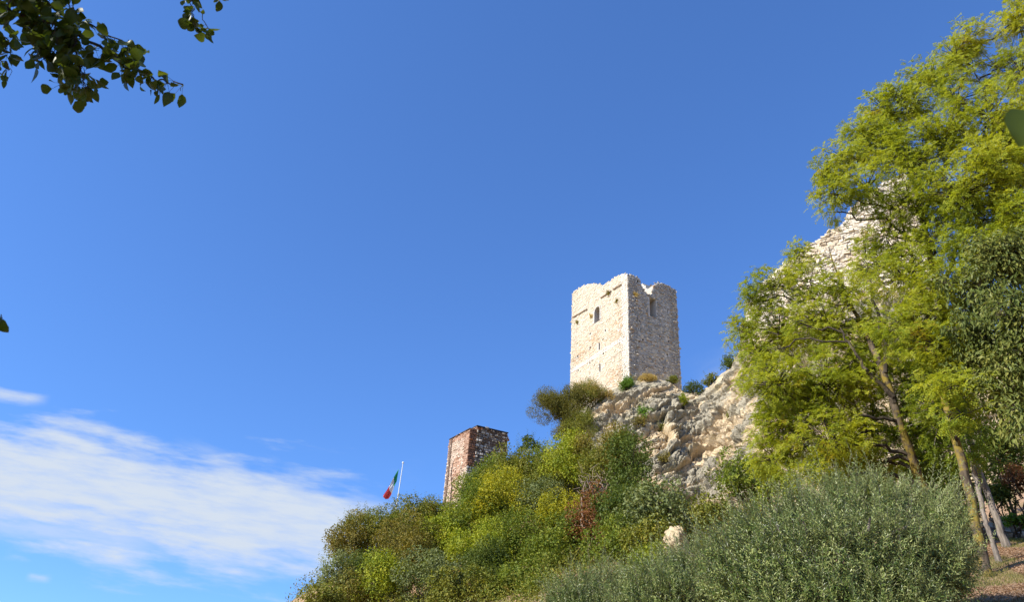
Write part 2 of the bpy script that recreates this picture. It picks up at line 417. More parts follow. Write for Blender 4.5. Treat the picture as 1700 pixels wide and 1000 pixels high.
tag(mesh('ground', np.c_[xy, zz], GF, m, smooth=True), 'dry grassy slope with brown leaf litter rising to the right', 'ground', kind='structure')

# ------------------------------------------------------------------ cliff
CPX = [860, 885, 920, 955, 985, 1010, 1050, 1085, 1110, 1135, 1160, 1185, 1210, 1235, 1300, 1400, 1500, 1580, 1640, 1800, 2050, 2400]
CT = [800, 785, 752, 715, 675, 650, 634, 628, 634, 652, 652, 636, 612, 570, 520, 480, 460, 520, 560, 580, 600, 660]
CYT = [62, 62, 62, 62.5, 63, 63, 62.5, 62, 62, 62, 62, 61, 60, 59, 57, 55, 53, 50, 48, 44, 41, 40]
CB = [815, 812, 815, 830, 862, 876, 885, 900, 915, 930, 940, 930, 900, 890, 870, 865, 865, 868, 872, 880, 890, 900]
CYB = [60, 59, 57.5, 56, 54.5, 53, 52, 51, 50.5, 50, 49.5, 49, 48.5, 47, 36, 34, 32, 30, 28.5, 26, 26, 27]
cu_ = np.concatenate([np.linspace(862, 980, 70), np.linspace(981, 1285, 330), np.linspace(1287, 1798, 170), np.linspace(1803, 2398, 100)])
ct_ = np.concatenate([np.linspace(-0.5, -0.04, 14), np.linspace(-0.02, 1.0, 270), np.linspace(1.05, 1.6, 8)])
UU, TT = np.meshgrid(cu_, ct_)
uf, tf = UU.ravel(), TT.ravel(); tpos = np.clip(tf, 0, 1)
pyv = np.interp(uf, CPX, CT) * (1 - tpos) + np.interp(uf, CPX, CB) * tpos
Yv = np.interp(uf, CPX, CYT) * (1 - tpos ** 0.85) + np.interp(uf, CPX, CYB) * tpos ** 0.85
dd = (uf - 850)[:, None] * Rc + (500 - pyv)[:, None] * Uc + FPX * Fw; pos = CAMP + dd * (Yv / dd[:, 1])[:, None]
bk = np.clip(-tf, 0, 1)[:, None]; pos = pos + bk * np.array([[4.0, 50.0, -2.0]]) - np.clip(tf - 1, 0, 1)[:, None] * np.array([[0, 1.0, 10.0]])
G3 = pos.reshape(len(ct_), len(cu_), 3)
nv = nrm(np.cross(np.gradient(G3, axis=1), np.gradient(G3, axis=0))).reshape(-1, 3); nv *= np.sign(-(nv * dd).sum(1))[:, None]
ns = nrm(np.array([-0.50, 0.25, 0.86])); rs = nrm(np.array([0.86, -0.1, 0.5])); ds = np.cross(ns, rs)
wp = np.stack([fbm(pos * 0.25, 3, 1), fbm(pos * 0.25, 3, 21), fbm(pos * 0.25, 3, 41)], 1) * 1.5
pw = pos + wp
sc = np.stack([pw @ rs, pw @ ns, pw @ ds], 1)
f1, f2, id1, ta = worley(sc / np.array([7.5, 2.5, 5.0]), 5, True)
g1, g2, id2, tb_ = worley(sc / np.array([3.0, 0.75, 2.0]) + 7.7, 9, True)
h1, h2, id3, tcx = worley(sc / np.array([.95, .36, .7]), 17, True)
_, _, _, tdx = worley(pos / .5 + 3.3, 29, True)
edge = np.clip(tpos / 0.10, 0.25, 1) * np.where(tf < 0, 0.3, 1)
bed = (pw @ ns) / 2.1; bf = bed - np.floor(bed); ledge = np.where(bf < 0.22, bf / 0.22, 1 - (bf - 0.22) / 0.78 * 0.55)
disp = 0.8 * fbm(pos * 0.16, 3, 60) + 0.55 * (id1 - 0.5) + 0.7 * ta + 0.34 * (id2 - 0.5) + 0.42 * tb_ + 0.34 * tcx + 0.16 * tdx - 0.34 * np.exp(-(f2 - f1) / 0.03) - 0.12 * np.exp(-(g2 - g1) / 0.06) + 0.22 * (ledge - 0.6) + 0.30 * (0.5 - np.abs(fbm(sc * np.array([.5, .9, .6]), 4, 70)) * 2) + 0.12 * (id3 - 0.5) - 0.12 * np.exp(-(h2 - h1) / 0.08) + 0.14 * fbm(pos * 4, 3, 75)
fresh = np.clip((0.45 - (id1 - 0.5) * 0.9 - (id2 - 0.5) * 0.7 + np.exp(-(f2 - f1) / 0.12) * 0.6 + (0.75 - ledge) * 0.7 + 1.1 * fbm(pos * 0.3, 4, 90) - 0.0), 0, 1)
pos = pos + nv * (disp * edge)[:, None]
ni, nj = len(ct_), len(cu_); I = np.arange(ni * nj).reshape(ni, nj); CF = np.stack([I[:-1, :-1], I[1:, :-1], I[1:, 1:], I[:-1, 1:]], -1).reshape(-1, 4)
m, t, b, out = mat('limestone rock'); v = t.new('ShaderNodeTexCoord').outputs['Object']
fr = t.new('ShaderNodeAttribute', attribute_name='fresh').outputs['Fac']
n1 = t.noise(v, 1.3, 6, 0.7); n2 = t.noise(v, 6, 5, 0.7); n3 = t.noise(v, 0.5, 4, 0.6); n4 = t.noise(t.mapping(v, loc=(9, 2, 4)), 2.2, 5, 0.65)
grey = t.mix(t.rng(n2, 0.3, 0.7), (0.25, 0.215, 0.15), (0.42, 0.375, 0.275)); grey = t.mix(t.math('MULTIPLY', t.rng(n4, 0.60, 0.70), 0.45), grey, (0.15, 0.145, 0.13))
cream = t.mix(t.rng(n1, 0.3, 0.7), (0.46, 0.345, 0.20), (0.63, 0.515, 0.345)); cream = t.mix(t.math('MULTIPLY', t.rng(n4, 0.62, 0.72), 0.5), cream, (0.45, 0.24, 0.12))
c = t.mix(t.rng(t.math('ADD', fr, t.math('MULTIPLY', t.math('SUBTRACT', n1, 0.5), 0.9)), 0.40, 0.62), grey, cream)
c = t.mix(t.math('MULTIPLY', t.rng(t.math('MULTIPLY', n3, n2), 0.29, 0.36), 0.45), c, (0.36, 0.30, 0.11))
t.put(b.inputs['Base Color'], c); b.inputs['Roughness'].default_value = 0.95; b.inputs['Specular IOR Level'].default_value = 0.1
bp = t.new('ShaderNodeBump'); bp.inputs['Strength'].default_value = 1; bp.inputs['Distance'].default_value = 0.12; t.put(bp.inputs['Height'], t.math('ADD', n2, n1)); t.l.new(bp.outputs[0], b.inputs['Normal'])
M['rock'] = m
tag(mesh('cliff', pos, CF, m, vattr={'fresh': fresh}), 'grey and cream limestone cliff under the tall white tower', 'cliff', kind='structure')
CLIFF = pos.reshape(ni, nj, 3)


def cliffpt(px, py):
    """the point of the cliff face nearest to a photo point"""
    f = CLIFF[14:].reshape(-1, 3); d = f - CAMP; z = d @ Fw
    x = 850 + FPX * (d @ Rc) / z - px; y = 500 - FPX * (d @ Uc) / z - py
    return f[np.argmin(x * x + y * y)].copy()


# ------------------------------------------------------------------ masonry
def planehit(px, py, o, e):
    """(s,z) where a line of sight meets the upright plane through o along e"""
    d = ray(px, py); n = np.array([e[1], -e[0], 0]); k = ((o - CAMP) @ n) / (d @ n); p = CAMP + d * k
    return float((p - o) @ e), float(p[2])


def masonry(o, e, L, z0, prof, holes, rng, colfn, course=(0.15, 0.24), wid=(0.2, 0.5), prot=0.09, thick=1.2, cell=0.12, gap=0.015, flip=1, jit=0.012):
    """wall along e from o, outward normal n; jagged top from prof (s,z); holes are tests on (s,z).  returns bag of core, bag of stones"""
    e = np.asarray(e, float); n = np.array([e[1], -e[0], 0.0]) * flip; up = np.array([0, 0, 1.0])
    ps, pz = zip(*sorted(prof)); top = lambda s: np.interp(s, ps, pz)
    zt = max(pz) + 0.3; ns_, nz_ = int(round(L / cell)), int(round((zt - z0) / cell))
    sc_ = (np.arange(ns_) + 0.5) * L / ns_; zc_ = z0 + (np.arange(nz_) + 0.5) * cell; S, Z = np.meshgrid(sc_, zc_)
    rag = 0.10 * rng.random(S.shape)
    ok = Z < top(S) - 0.06 - rag
    for h in holes: ok &= ~h(S, Z)
    core = Bag(); ds = L / ns_
    def quad(A, B, Cc, D): k = len(A); V = np.stack([A, B, Cc, D], 1).reshape(-1, 3); core.add(V, np.arange(k * 4).reshape(-1, 4))
    def pt(s, z, d): return o[None] * [1, 1, 0] + s[:, None] * e + z[:, None] * up + n * d
    iz, is_ = np.nonzero(ok); s0 = is_ * ds; s1 = s0 + ds; za = z0 + iz * cell; zb = za + cell
    quad(pt(s0, za, 0), pt(s1, za, 0), pt(s1, zb, 0), pt(s0, zb, 0)); quad(pt(s1, za, -thick), pt(s0, za, -thick), pt(s0, zb, -thick), pt(s1, zb, -thick))
    pad = np.pad(ok, 1)
    for dz_, dx_ in ((1, 0), (-1, 0), (0, 1), (0, -1)):
        m_ = ok & ~pad[1 + dz_:1 + dz_ + ok.shape[0], 1 + dx_:1 + dx_ + ok.shape[1]]
        iz, is_ = np.nonzero(m_); s0 = is_ * ds; s1 = s0 + ds; za = z0 + iz * cell; zb = za + cell
        if len(iz) == 0: continue
        if dz_ == 1: quad(pt(s0, zb, 0), pt(s1, zb, 0), pt(s1, zb, -thick), pt(s0, zb, -thick))
        elif dz_ == -1: quad(pt(s0, za, -thick), pt(s1, za, -thick), pt(s1, za, 0), pt(s0, za, 0))
        elif dx_ == 1: quad(pt(s1, za, 0), pt(s1, za, -thick), pt(s1, zb, -thick), pt(s1, zb, 0))
        else: quad(pt(s0, za, -thick), pt(s0, za, 0), pt(s0, zb, 0), pt(s0, zb, -thick))
    st = Bag(); z = z0; cs = []
    while z < zt:
        h = rng.uniform(*course); s = -rng.random() * wid[0] * 0.2
        while s < L:
            wd = min(rng.uniform(*wid), L - s + 0.05); cs.append((max(s, -0.06), min(s + wd, L + 0.06), z, z + h)); s += wd
        z += h
    cs = np.array(cs); sm, zm = cs[:, :2].mean(1), cs[:, 2:].mean(1)
    keep = (zm < top(np.clip(sm, 0, L)) + rng.normal(0, 0.06, len(cs))) & (cs[:, 1] - cs[:, 0] > 0.06)
    for h in holes: keep &= ~(h(sm, zm) | h(cs[:, 0] + .04, zm) | h(cs[:, 1] - .04, zm))
    cs = cs[keep]; sm, zm = sm[keep], zm[keep]; k = len(cs)
    fr_ = np.abs(rng.normal(0, prot, k)) + 0.015
    j = lambda a: rng.normal(0, a, k)
    cor = []
    for dep in (-0.06, 1):
        for (a, bb) in ((0, 2), (1, 2), (1, 3), (0, 3)):
            g = gap if dep == -0.06 else gap + 0.018
            ss = cs[:, a] + (g if a == 0 else -g) + j(jit); z_ = cs[:, bb] + (g if bb == 2 else -g) + j(jit)
            cor.append(pt(ss, z_, 0) + n * (np.full(k, dep) if dep < 0 else fr_ * (1 + j(0.35)))[:, None])
    V = np.stack(cor, 1).reshape(-1, 3)
    F = (np.array([[4, 5, 6, 7], [0, 1, 5, 4], [1, 2, 6, 5], [2, 3, 7, 6], [3, 0, 4, 7]])[None] + np.arange(k)[:, None, None] * 8).reshape(-1, 4)
    st.add(V, F, np.repeat(colfn(sm, zm, rng), 5, 0))
    return core, st


def wallobj(name, core, st, mats, parent, corecol):
    b = Bag(); V, F = st.get(); b.add(V, F, st.cols()); n0 = len(F); V, F = core.get(); b.add(V, F, corecol)
    V, F = b.get(); mi = np.zeros(len(F), int); mi[n0:] = 1
    return mesh(name, V, F, mats, parent, mi=mi, facecol=b.cols())


def azdir(deg): return np.array([cos(radians(deg)), sin(radians(deg)), 0.0])


def extent(o, e, px, py):
    return planehit(px, py, o, e)[0]


# ---- the tall white tower
rng = np.random.default_rng(4)
TC = P(1045, 638, 67); eR, eL = azdir(28.0), azdir(118.0)
LR, LL = extent(TC, eR, 1130, 628), extent(TC, eL, 947, 640)
TZ0 = TC[2] - 3.5
tower = empty('stone_tower', (TC[0], TC[1], TZ0), 'tall white limestone tower with a broken top on the cliff', 'tower')
pL = [planehit(x, y, TC, eL) for x, y in ((951, 486), (956, 481), (965, 476), (978, 471), (991, 470), (1000, 474), (1008, 469), (1018, 463), (1029, 456), (1038, 454))]
pL = [(max(0, s), z) for s, z in pL] + [(0, planehit(1044, 455, TC, eL)[1])]
pR = [planehit(x, y, TC, eR) for x, y in ((1046, 455), (1057, 459), (1061, 463), (1065, 472), (1069, 481), (1074, 488), (1079, 492), (1082, 490), (1084, 477), (1087, 471), (1092, 469), (1103, 472), (1112, 476), (1121, 480))]
pR = [(max(0, s), z) for s, z in pR] + [(0, pL[-1][1]), (LR, planehit(1122, 481, TC, eR)[1])]


def rect_hole(o, e, px, py, wpx, hpx, arch=False):
    s, z = planehit(px, py, o, e); s2, _ = planehit(px + wpx / 2, py, o, e); _, z2 = planehit(px, py - hpx / 2, o, e); hw, hh = abs(s2 - s), abs(z2 - z)
    if arch: return lambda S, Z: (abs(S - s) < hw) & (Z > z - hh) & (Z < z + hh - np.where(abs(S - s) < hw, hw - np.sqrt(np.maximum(hw * hw - (S - s) ** 2, 0)), 0))
    return lambda S, Z: (abs(S - s) < hw) & (abs(Z - z) < hh)


HL = [rect_hole(TC, eL, 992, 522, 9, 24, True), rect_hole(TC, eL, 994.5, 575, 2.4, 12), rect_hole(TC, eL, 996, 611, 2.6, 13)]
HL += [rect_hole(TC, eL, x, y, 2.6, 3.4) for x, y in ((1027, 548), (1005, 549), (1001, 564), (980, 577), (959, 592), (979, 603), (960, 615), (1031, 569), (1002, 588), (1030, 532), (980, 555), (959, 535), (1028, 487))]
HR = [lambda S, Z, a=planehit(1084, 527, TC, eR), b=planehit(1077.5, 494, TC, eR), c=planehit(1089, 500, TC, eR): (S > b[0]) & (S < c[0]) & (Z > a[1]) & (Z < b[1] + .1)]
HR += [rect_hole(TC, eR, x, y, 3.2, 4.0) for x, y in ((1059, 545), (1061, 568), (1068, 565), (1109, 518), (1110, 567), (1108, 589), (1053, 592), (1058, 467))]


zband = planehit(1000, 583, TC, eL)[1]


def tower_col(orange):
    oc = [planehit(x, y, TC, eL) for x, y in orange]
    def f(s, z, rng):
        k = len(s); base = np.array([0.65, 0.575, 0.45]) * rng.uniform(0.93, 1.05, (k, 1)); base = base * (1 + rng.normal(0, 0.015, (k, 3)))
        o_ = np.zeros(k)
        for (a, b_), r in zip(oc, (2.0, 1.7, 1.8, 1.6)): o_ = np.maximum(o_, np.exp(-((s - a) ** 2 * 0.8 + (z - b_) ** 2) / r ** 2))
        tint = np.clip(o_ * 1.15 * (rng.random(k) < 0.75) * rng.uniform(.4, 1, k), 0, 1)[:, None]
        base = base * (1 - tint) + np.array([0.56, 0.39, 0.24]) * rng.uniform(0.85, 1.1, (k, 1)) * tint
        base = np.where((np.abs(z - zband) < .22)[:, None], np.array([0.70, 0.65, 0.57]) * rng.uniform(.92, 1.04, (k, 1)), base)
        band = (np.abs(s) < 1.0)[:, None]                       # dressed quoins run up the corner
        base = np.where(band, np.array([0.70, 0.65, 0.56]) * rng.uniform(0.88, 1.06, (k, 1)), base)
        return base
    return f


def tower_col_shade(s, z, rng):  # shade painted in: stones coloured darker than on the sunlit left face
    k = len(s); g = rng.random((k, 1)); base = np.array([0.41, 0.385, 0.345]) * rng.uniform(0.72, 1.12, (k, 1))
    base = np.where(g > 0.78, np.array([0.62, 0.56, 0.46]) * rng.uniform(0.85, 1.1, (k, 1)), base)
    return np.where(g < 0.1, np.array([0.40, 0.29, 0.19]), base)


cm = [M['stone'], M['mortar']]
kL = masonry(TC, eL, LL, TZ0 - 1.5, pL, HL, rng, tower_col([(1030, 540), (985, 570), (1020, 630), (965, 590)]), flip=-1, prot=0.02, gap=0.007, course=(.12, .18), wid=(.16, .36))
kR = masonry(TC, eR, LR, TZ0 - 1.5, pR, HR, rng, tower_col_shade, flip=1, prot=0.042, course=(.12, .19), wid=(.16, .36), thick=1.7)
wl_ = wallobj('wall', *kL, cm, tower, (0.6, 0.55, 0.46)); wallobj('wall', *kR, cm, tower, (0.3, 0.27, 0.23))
TB = TC + eR * LR; pB = [(0, pR[-1][1]), (2, pR[-1][1] - .5), (4, pL[0][1] + .2), (6, pL[0][1] - .4), (LL, pL[0][1])]
wallobj('wall', *masonry(TB, eL, LL, TZ0 - 1.5, pB, [], rng, tower_col_shade, flip=1, cell=0.25), cm, tower, (0.3, 0.27, 0.23))
TD = TC + eL * LL; pD = [(0, min(pL, key=lambda q: -q[0])[1]), (2.5, pL[0][1] - 1.2), (LR, pL[0][1])]
wallobj('wall', *masonry(TD, eR, LR, TZ0 - 1.5, pD, [], rng, tower_col_shade, flip=-1, cell=0.25), cm, tower, (0.3, 0.27, 0.23))
fl = [TC + eR * 1.0 + eL * 1.0, TC + eR * (LR - 1) + eL * 1.0, TC + eR * (LR - 1) + eL * (LL - 1), TC + eR * 1.0 + eL * (LL - 1)]
zfl = pR[6][1] - 5.2
b_ = Bag(); b_.add(np.array([[p[0], p[1], zfl] for p in fl]), [[0, 1, 2, 3]]); mesh('floor', *b_.get(), M['mortar'], tower)


def surround(o, e, n, s, z, hw, hh, name, parent):
    """dressed stones round the arched window"""
    b = Bag(); pth = [(s - hw, z - hh)] + [(s - hw, z + hh - hw)] + [(s + hw * math.cos(math.pi - q * math.pi / 6), z + hh - hw + hw * math.sin(q * math.pi / 6)) for q in range(1, 6)] + [(s + hw, z + hh - hw), (s + hw, z - hh)]
    for (a, c), (d, f) in zip(pth[:-1], pth[1:]):
        m_ = max(1, int(math.hypot(d - a, f - c) / 0.28))
        for q in range(m_):
            p0 = np.array([a + (d - a) * q / m_, c + (f - c) * q / m_]); p1 = np.array([a + (d - a) * (q + .94) / m_, c + (f - c) * (q + .94) / m_])
            t_ = (p1 - p0) / np.linalg.norm(p1 - p0); o2 = np.array([-t_[1], t_[0]]) * 0.17
            cs = [p0, p1, p1 + o2, p0 + o2]; lo = [o * [1, 1, 0] + e * u_[0] + np.array([0, 0, u_[1]]) - n * 0.25 for u_ in cs]; hi = [p + n * 0.33 for p in lo]
            b.add(np.array(lo + hi), [[4, 5, 6, 7], [0, 1, 5, 4], [1, 2, 6, 5], [2, 3, 7, 6], [3, 0, 4, 7]], np.array([0.55, 0.52, 0.46]) * rng.uniform(.9, 1.1))
    V, F = b.get(); return mesh(name, V, F, M['stone'], parent, facecol=b.cols())


s_, z_ = planehit(992, 522, TC, eL); s2_, _ = planehit(996.5, 522, TC, eL); _, z2_ = planehit(992, 510, TC, eL)
nL = np.array([eL[1], -eL[0], 0]) * -1
surround(TC, eL, nL, s_, z_, abs(s_ - s2_), z2_ - z_, 'window_surround', wl_)
# ledge lines in the left face
for (xa, ya), (xb, yb) in (((951, 529), (976, 514)), ((998, 496), (1016, 484)), ((1019, 482), (1033, 473))):
    a, z1 = planehit(xa, ya, TC, eL); c, z2 = planehit(xb, yb, TC, eL); k = 8; b_ = Bag()
    for q in range(k):
        u0, u1 = a + (c - a) * q / k, a + (c - a) * (q + .92) / k; zz0 = z1 + (z2 - z1) * q / k + rng.normal(0, .02); lo = []
        for dz in (0, 0.07):
            for dp in (0.0, 0.20):
                for u in (u0, u1): lo.append(TC * [1, 1, 0] + eL * u + np.array([0, 0, zz0 + dz]) + nL * dp)
        b_.add(np.array(lo), [[0, 1, 3, 2], [4, 6, 7, 5], [2, 3, 7, 6], [0, 2, 6, 4], [1, 5, 7, 3]], (0.46, 0.38, 0.3))
    mesh('ledge', *b_.get(), M['stone'], wl_, facecol=b_.cols())

# ---- the brick ruin tower
rng = np.random.default_rng(8)
BC = P(772, 800, 63); eBR, eBL = azdir(24.0), azdir(122.0)
BL = extent(BC, eBL, 739, 800); BR1 = extent(BC, eBR, 784, 800); BR2 = extent(BC, eBR, 838, 790)
BZ0 = BC[2] - 4.5
brick = empty('brick_tower', (BC[0], BC[1], BZ0), 'small ruined tower of red brick and rubble stone under dark coping', 'tower')
zt1 = planehit(777.5, 714, BC, eBL)[1]; zt2 = planehit(789, 707.5, BC, eBR)[1]
arc = [planehit(x, y, BC, eBL) for x, y in ((750, 812), (749, 790), (751, 772), (755, 763), (760, 757))]
zq = planehit(774, 776, BC, eBL)[1]


def brick_col(s, z, rng):
    k = len(s); red = np.where(((s < .75) | (z > zt1 - .6))[:, None], np.array([0.45, 0.275, 0.19]), np.array([0.60, 0.46, 0.36])) * rng.uniform(0.82, 1.12, (k, 1)); pale = np.array([0.66, 0.56, 0.45]) * rng.uniform(0.8, 1.1, (k, 1))
    pn = np.c_[s * 0.9, z * 1.1, s * 0]; v_ = fbm(pn, 3, 5)
    stone = (v_ + rng.normal(0, 0.22, k) > -0.2) | (z < zq - 2.2)
    stone &= ~((s < 0.75) & (z > zq)); stone &= ~(np.abs(z - zt1) < 0.5)
    stone |= (s < 0.9) & (z < zq) & (z > zq - 1.3)
    inside = (s < np.interp(z, sorted(a[1] for a in arc), [a[0] for a in sorted(arc, key=lambda q: q[1])]) - .1) & (z < arc[-1][1]) & (z > arc[0][1] - 1) & (s > 1.0)
    r_ = np.where(stone[:, None], pale, red); soft = np.array([0.56, 0.36, 0.25]) * rng.uniform(0.85, 1.1, (k, 1))
    return np.where((inside & (rng.random(k) < .8))[:, None], soft, r_)


def rub_col(s, z, rng):
    k = len(s); c_ = np.array([0.50, 0.46, 0.41]) * rng.uniform(0.45, 1.2, (k, 1)); red = np.array([0.31, 0.155, 0.095]) * rng.uniform(.7, 1.1, (k, 1)); d_ = np.array([0.15, 0.11, 0.085]) * rng.uniform(.7, 1.2, (k, 1))
    r_ = np.where((rng.random(k) < 0.30)[:, None], d_, c_)
    qu = (s < 0.75 + 0.25 * (np.floor(z / 0.4) % 2)) & (z > zq); r_ = np.where(qu[:, None], red, r_)
    return np.where(((s < 0.9) & (z <= zq))[:, None], np.array([0.60, 0.54, 0.46]) * rng.uniform(.85, 1.05, (k, 1)), r_)


def arch_scar(S, Z):
    a = sorted(arc, key=lambda q: q[1]); sc2 = np.interp(Z, [q[1] for q in a], [q[0] for q in a]); return (np.abs(S - sc2) < 0.09) & (Z > a[0][1] - 1.5) & (Z < a[-1][1])


bm_ = [M['brickm'], M['brickcore']]
k1 = masonry(BC, eBL, BL, BZ0, [(0, zt1), (BL, zt1)], [arch_scar], rng, brick_col, course=(0.09, 0.14), wid=(0.22, 0.42), prot=0.025, flip=-1, thick=1.0)
wallobj('wall', *k1, bm_, brick, (0.38, 0.22, 0.15))
k2 = masonry(BC, eBR, BR1, BZ0, [(0, zt1), (BR1, zt1)], [], rng, rub_col, course=(0.12, 0.26), wid=(0.15, 0.36), prot=0.05, thick=1.0, gap=0.02)
wallobj('wall', *k2, [M['rubble'], M['darkmortar']], brick, (0.16, 0.1, 0.07))
OB = BC + eBR * BR1
k3 = masonry(OB, eBR, BR2 - BR1, BZ0, [(0, zt2), (BR2 - BR1, zt2)], [], rng, lambda s, z, r: rub_col(s + np.where(z > zt2 - 0.45, 0.2, 1.3), z, r), course=(0.14, 0.30), wid=(0.15, 0.42), prot=0.07, thick=1.0, gap=0.03)
wallobj('wall', *k3, [M['rubble'], M['darkmortar']], brick, (0.16, 0.1, 0.07))
k4 = masonry(OB, eBL, BL, BZ0, [(0, zt2), (BL, zt2)], [], rng, brick_col, course=(0.10, 0.15), wid=(0.22, 0.36), prot=0.02, flip=-1, thick=0.5)
wallobj('wall', *k4, bm_, brick, (0.38, 0.22, 0.15))
k5 = masonry(BC + eBR * BR2, eBL, BL, BZ0, [(0, zt2), (BL, zt2)], [], rng, rub_col, prot=0.05, flip=1, thick=0.6, cell=.2)
wallobj('wall', *k5, [M['rubble'], M['darkmortar']], brick, (0.16, 0.1, 0.07))
k6 = masonry(BC + eBL * BL, eBR, BR2, BZ0, [(0, zt1), (BR2, zt1)], [], rng, rub_col, prot=0.05, flip=-1, thick=0.6, cell=.2)
wallobj('wall', *k6, [M['rubble'], M['darkmortar']], brick, (0.16, 0.1, 0.07))


def slab(bag, o, e1, a0, a1, e2, b0, b1, z0, z1):
    lo = [o * [1, 1, 0] + e1 * a + e2 * b + np.array([0, 0, z0]) for a, b in ((a0, b0), (a1, b0), (a1, b1), (a0, b1))]; hi = [p + np.array([0, 0, z1 - z0]) for p in lo]
    bag.add(np.array(lo + hi), [[4, 5, 6, 7], [0, 1, 5, 4], [1, 2, 6, 5], [2, 3, 7, 6], [3, 0, 4, 7], [3, 2, 1, 0]])


b_ = Bag(); slab(b_, BC, eBR, -0.04, BR1 - .06, eBL, -0.04, BL + 0.05, zt1 + 0.01, zt1 + 0.075); mesh('coping', *b_.get(), M['coping'], brick)
b_ = Bag(); slab(b_, BC, eBR, BR1 - 0.04, BR2 + .05, eBL, -0.06, BL + 0.05, zt2 + 0.01, zt2 + 0.085); mesh('coping', *b_.get(), M['coping'], brick)
# low wall running from the brick tower
LW = P(842, 772, 64); eW = nrm(P(920, 776, 66) - LW) * [1, 1, 0]; eW = nrm(eW)
lw = empty('low_wall', (LW[0], LW[1], LW[2] - 3), 'low rubble wall with flat coping running right from the brick tower', 'wall')
k7 = masonry(LW, eW, 5.5, LW[2] - 3, [(0, LW[2] + .05), (.4, LW[2] - .35), (5.5, LW[2] - .4)], [], rng, rub_col, prot=0.06, thick=0.7)
wallobj('wall', *k7, [M['rubble'], M['darkmortar']], lw, (0.16, 0.1, 0.07))
b_ = Bag(); slab(b_, LW, eW, .4, 5.5, np.array([eW[1], -eW[0], 0]), -0.8, .12, LW[2] - .36, LW[2] - .26); mesh('coping', *b_.get(), M['mortar'], lw)

# ---- ruined castle wall behind the robinias
rng = np.random.default_rng(12)
RA = P(1232, 590, 58.5); RB = P(1556, 500, 51.0); eRw = nrm((RB - RA) * [1, 1, 0]); LW_ = extent(RA, eRw, 1558, 480)
ruin = empty('ruined_wall', (RA[0], RA[1], RA[2] - 5), 'broken castle curtain wall of pale limestone rising behind the feathery trees', 'wall')
pW = [planehit(x, y, RA, eRw) for x, y in ((1234, 545), (1240, 505), (1252, 490), (1268, 468), (1290, 446), (1303, 437), (1322, 425), (1340, 408), (1358, 398), (1372, 385), (1396, 374), (1410, 348), (1424, 338), (1442, 326), (1460, 308), (1482, 296), (1500, 286), (1510, 300), (1522, 322), (1532, 345), (1544, 382), (1552, 420), (1558, 440))]


def ruin_col(s, z, rng):
    k = len(s); base = np.array([0.66, 0.59, 0.47]) * rng.uniform(0.75, 1.12, (k, 1)); v_ = fbm(np.c_[s * .5, z * .5, s * 0], 3, 8)[:, None]
    return np.where(v_ > 0.12, base * [0.95, 0.89, 0.80], base)


k8 = masonry(RA, eRw, LW_, RA[2] - 5, pW, [], rng, ruin_col, course=(0.16, 0.30), wid=(0.2, 0.55), prot=0.10, thick=1.6, cell=0.2, jit=0.055)
wallobj('wall', *k8, cm, ruin, (0.5, 0.44, 0.36))
# jagged cross wall end, turned to the light
eX = azdir(100); RX = RA + eRw * (LW_ * .84)

# ------------------------------------------------------------------ flag
rng = np.random.default_rng(3)
f0 = P(653, 872, 64); fz = planehit(663, 770, f0, np.array([1.0, 0, 0]))[1]
ftop = np.array([f0[0] + 0.1, f0[1], fz]); f0[2] -= 1.5
fp = empty('flagpole', f0, 'slim white flagpole rising from the shrubs left of the brick tower', 'flagpole')
M['white'] = plain('white paint', (0.66, 0.70, 0.70), 0.4, 0.1)
zs = np.linspace(0, 1, 8)[:, None]; mesh('pole', *tube(f0 + (ftop - f0) * zs, np.linspace(0.055, 0.03, 8), 8), M['white'], fp, smooth=True)
mesh('finial', *tube(ftop + np.array([0, 0, 1.0]) * np.array([0, .04, .09, .14, .17])[:, None], [0.05, 0.085, 0.1, 0.07, 0.01], 8), M['white'], fp, smooth=True)
mesh('pole_clamp', *tube(f0 + np.array([0, 0, 1.0]) * np.array([2.0, 2.05, 2.4, 2.45])[:, None], [0.09, 0.15, 0.15, 0.09], 8), M['bark_grey'], fp)
h0 = P(662, 779, 64); h1 = P(658.6, 800, 64); e0 = P(639.0, 817, 63.7); e1_ = P(641, 824, 63.7)
u, v = np.meshgrid(np.linspace(0, 1, 40), np.linspace(0, 1, 24)); u, v = u.ravel()[:, None], v.ravel()[:, None]
A_ = h0 + (h1 - h0) * v; B_ = e0 + (P(645.5, 826, 64) - e0) * v; mid = A_ + (B_ - A_) * u
mid = mid + np.array([0, 0, -0.10]) * np.sin(u * math.pi) + np.array([0.02, -0.3, 0]) * (np.sin(v * 14 + u * 3) * 0.35 * (0.25 + u)) + np.array([-.03, -.2, 0]) * np.sin(v * 6.5 + u * 5 + 1) * u
mid = mid + (P(641, 825, 63.7) - P(645, 817, 63.7)) * (u ** 3) * (1 - np.abs(v - .35))
I = np.arange(24 * 40).reshape(24, 40); FF = np.stack([I[:-1, :-1], I[:-1, 1:], I[1:, 1:], I[1:, :-1]], -1).reshape(-1, 4)
ucol = (FF[:, 0] % 40) / 39.0
M['flag_g'] = plain('flag green', (0.03, 0.32, 0.14), 0.8, 0.1); M['flag_w'] = plain('flag white', (0.82, 0.82, 0.82), 0.8, 0.05); M['flag_r'] = plain('flag red', (0.62, 0.07, 0.08), 0.8, 0.1)
fo = mesh('flag', mid, FF, [M['flag_g'], M['flag_w'], M['flag_r']], smooth=True, mi=np.where(ucol < 1 / 3, 0, np.where(ucol < 2 / 3, 1, 2)))
tag(fo, 'green white and red tricolour flag hanging limp from the white pole', 'flag')
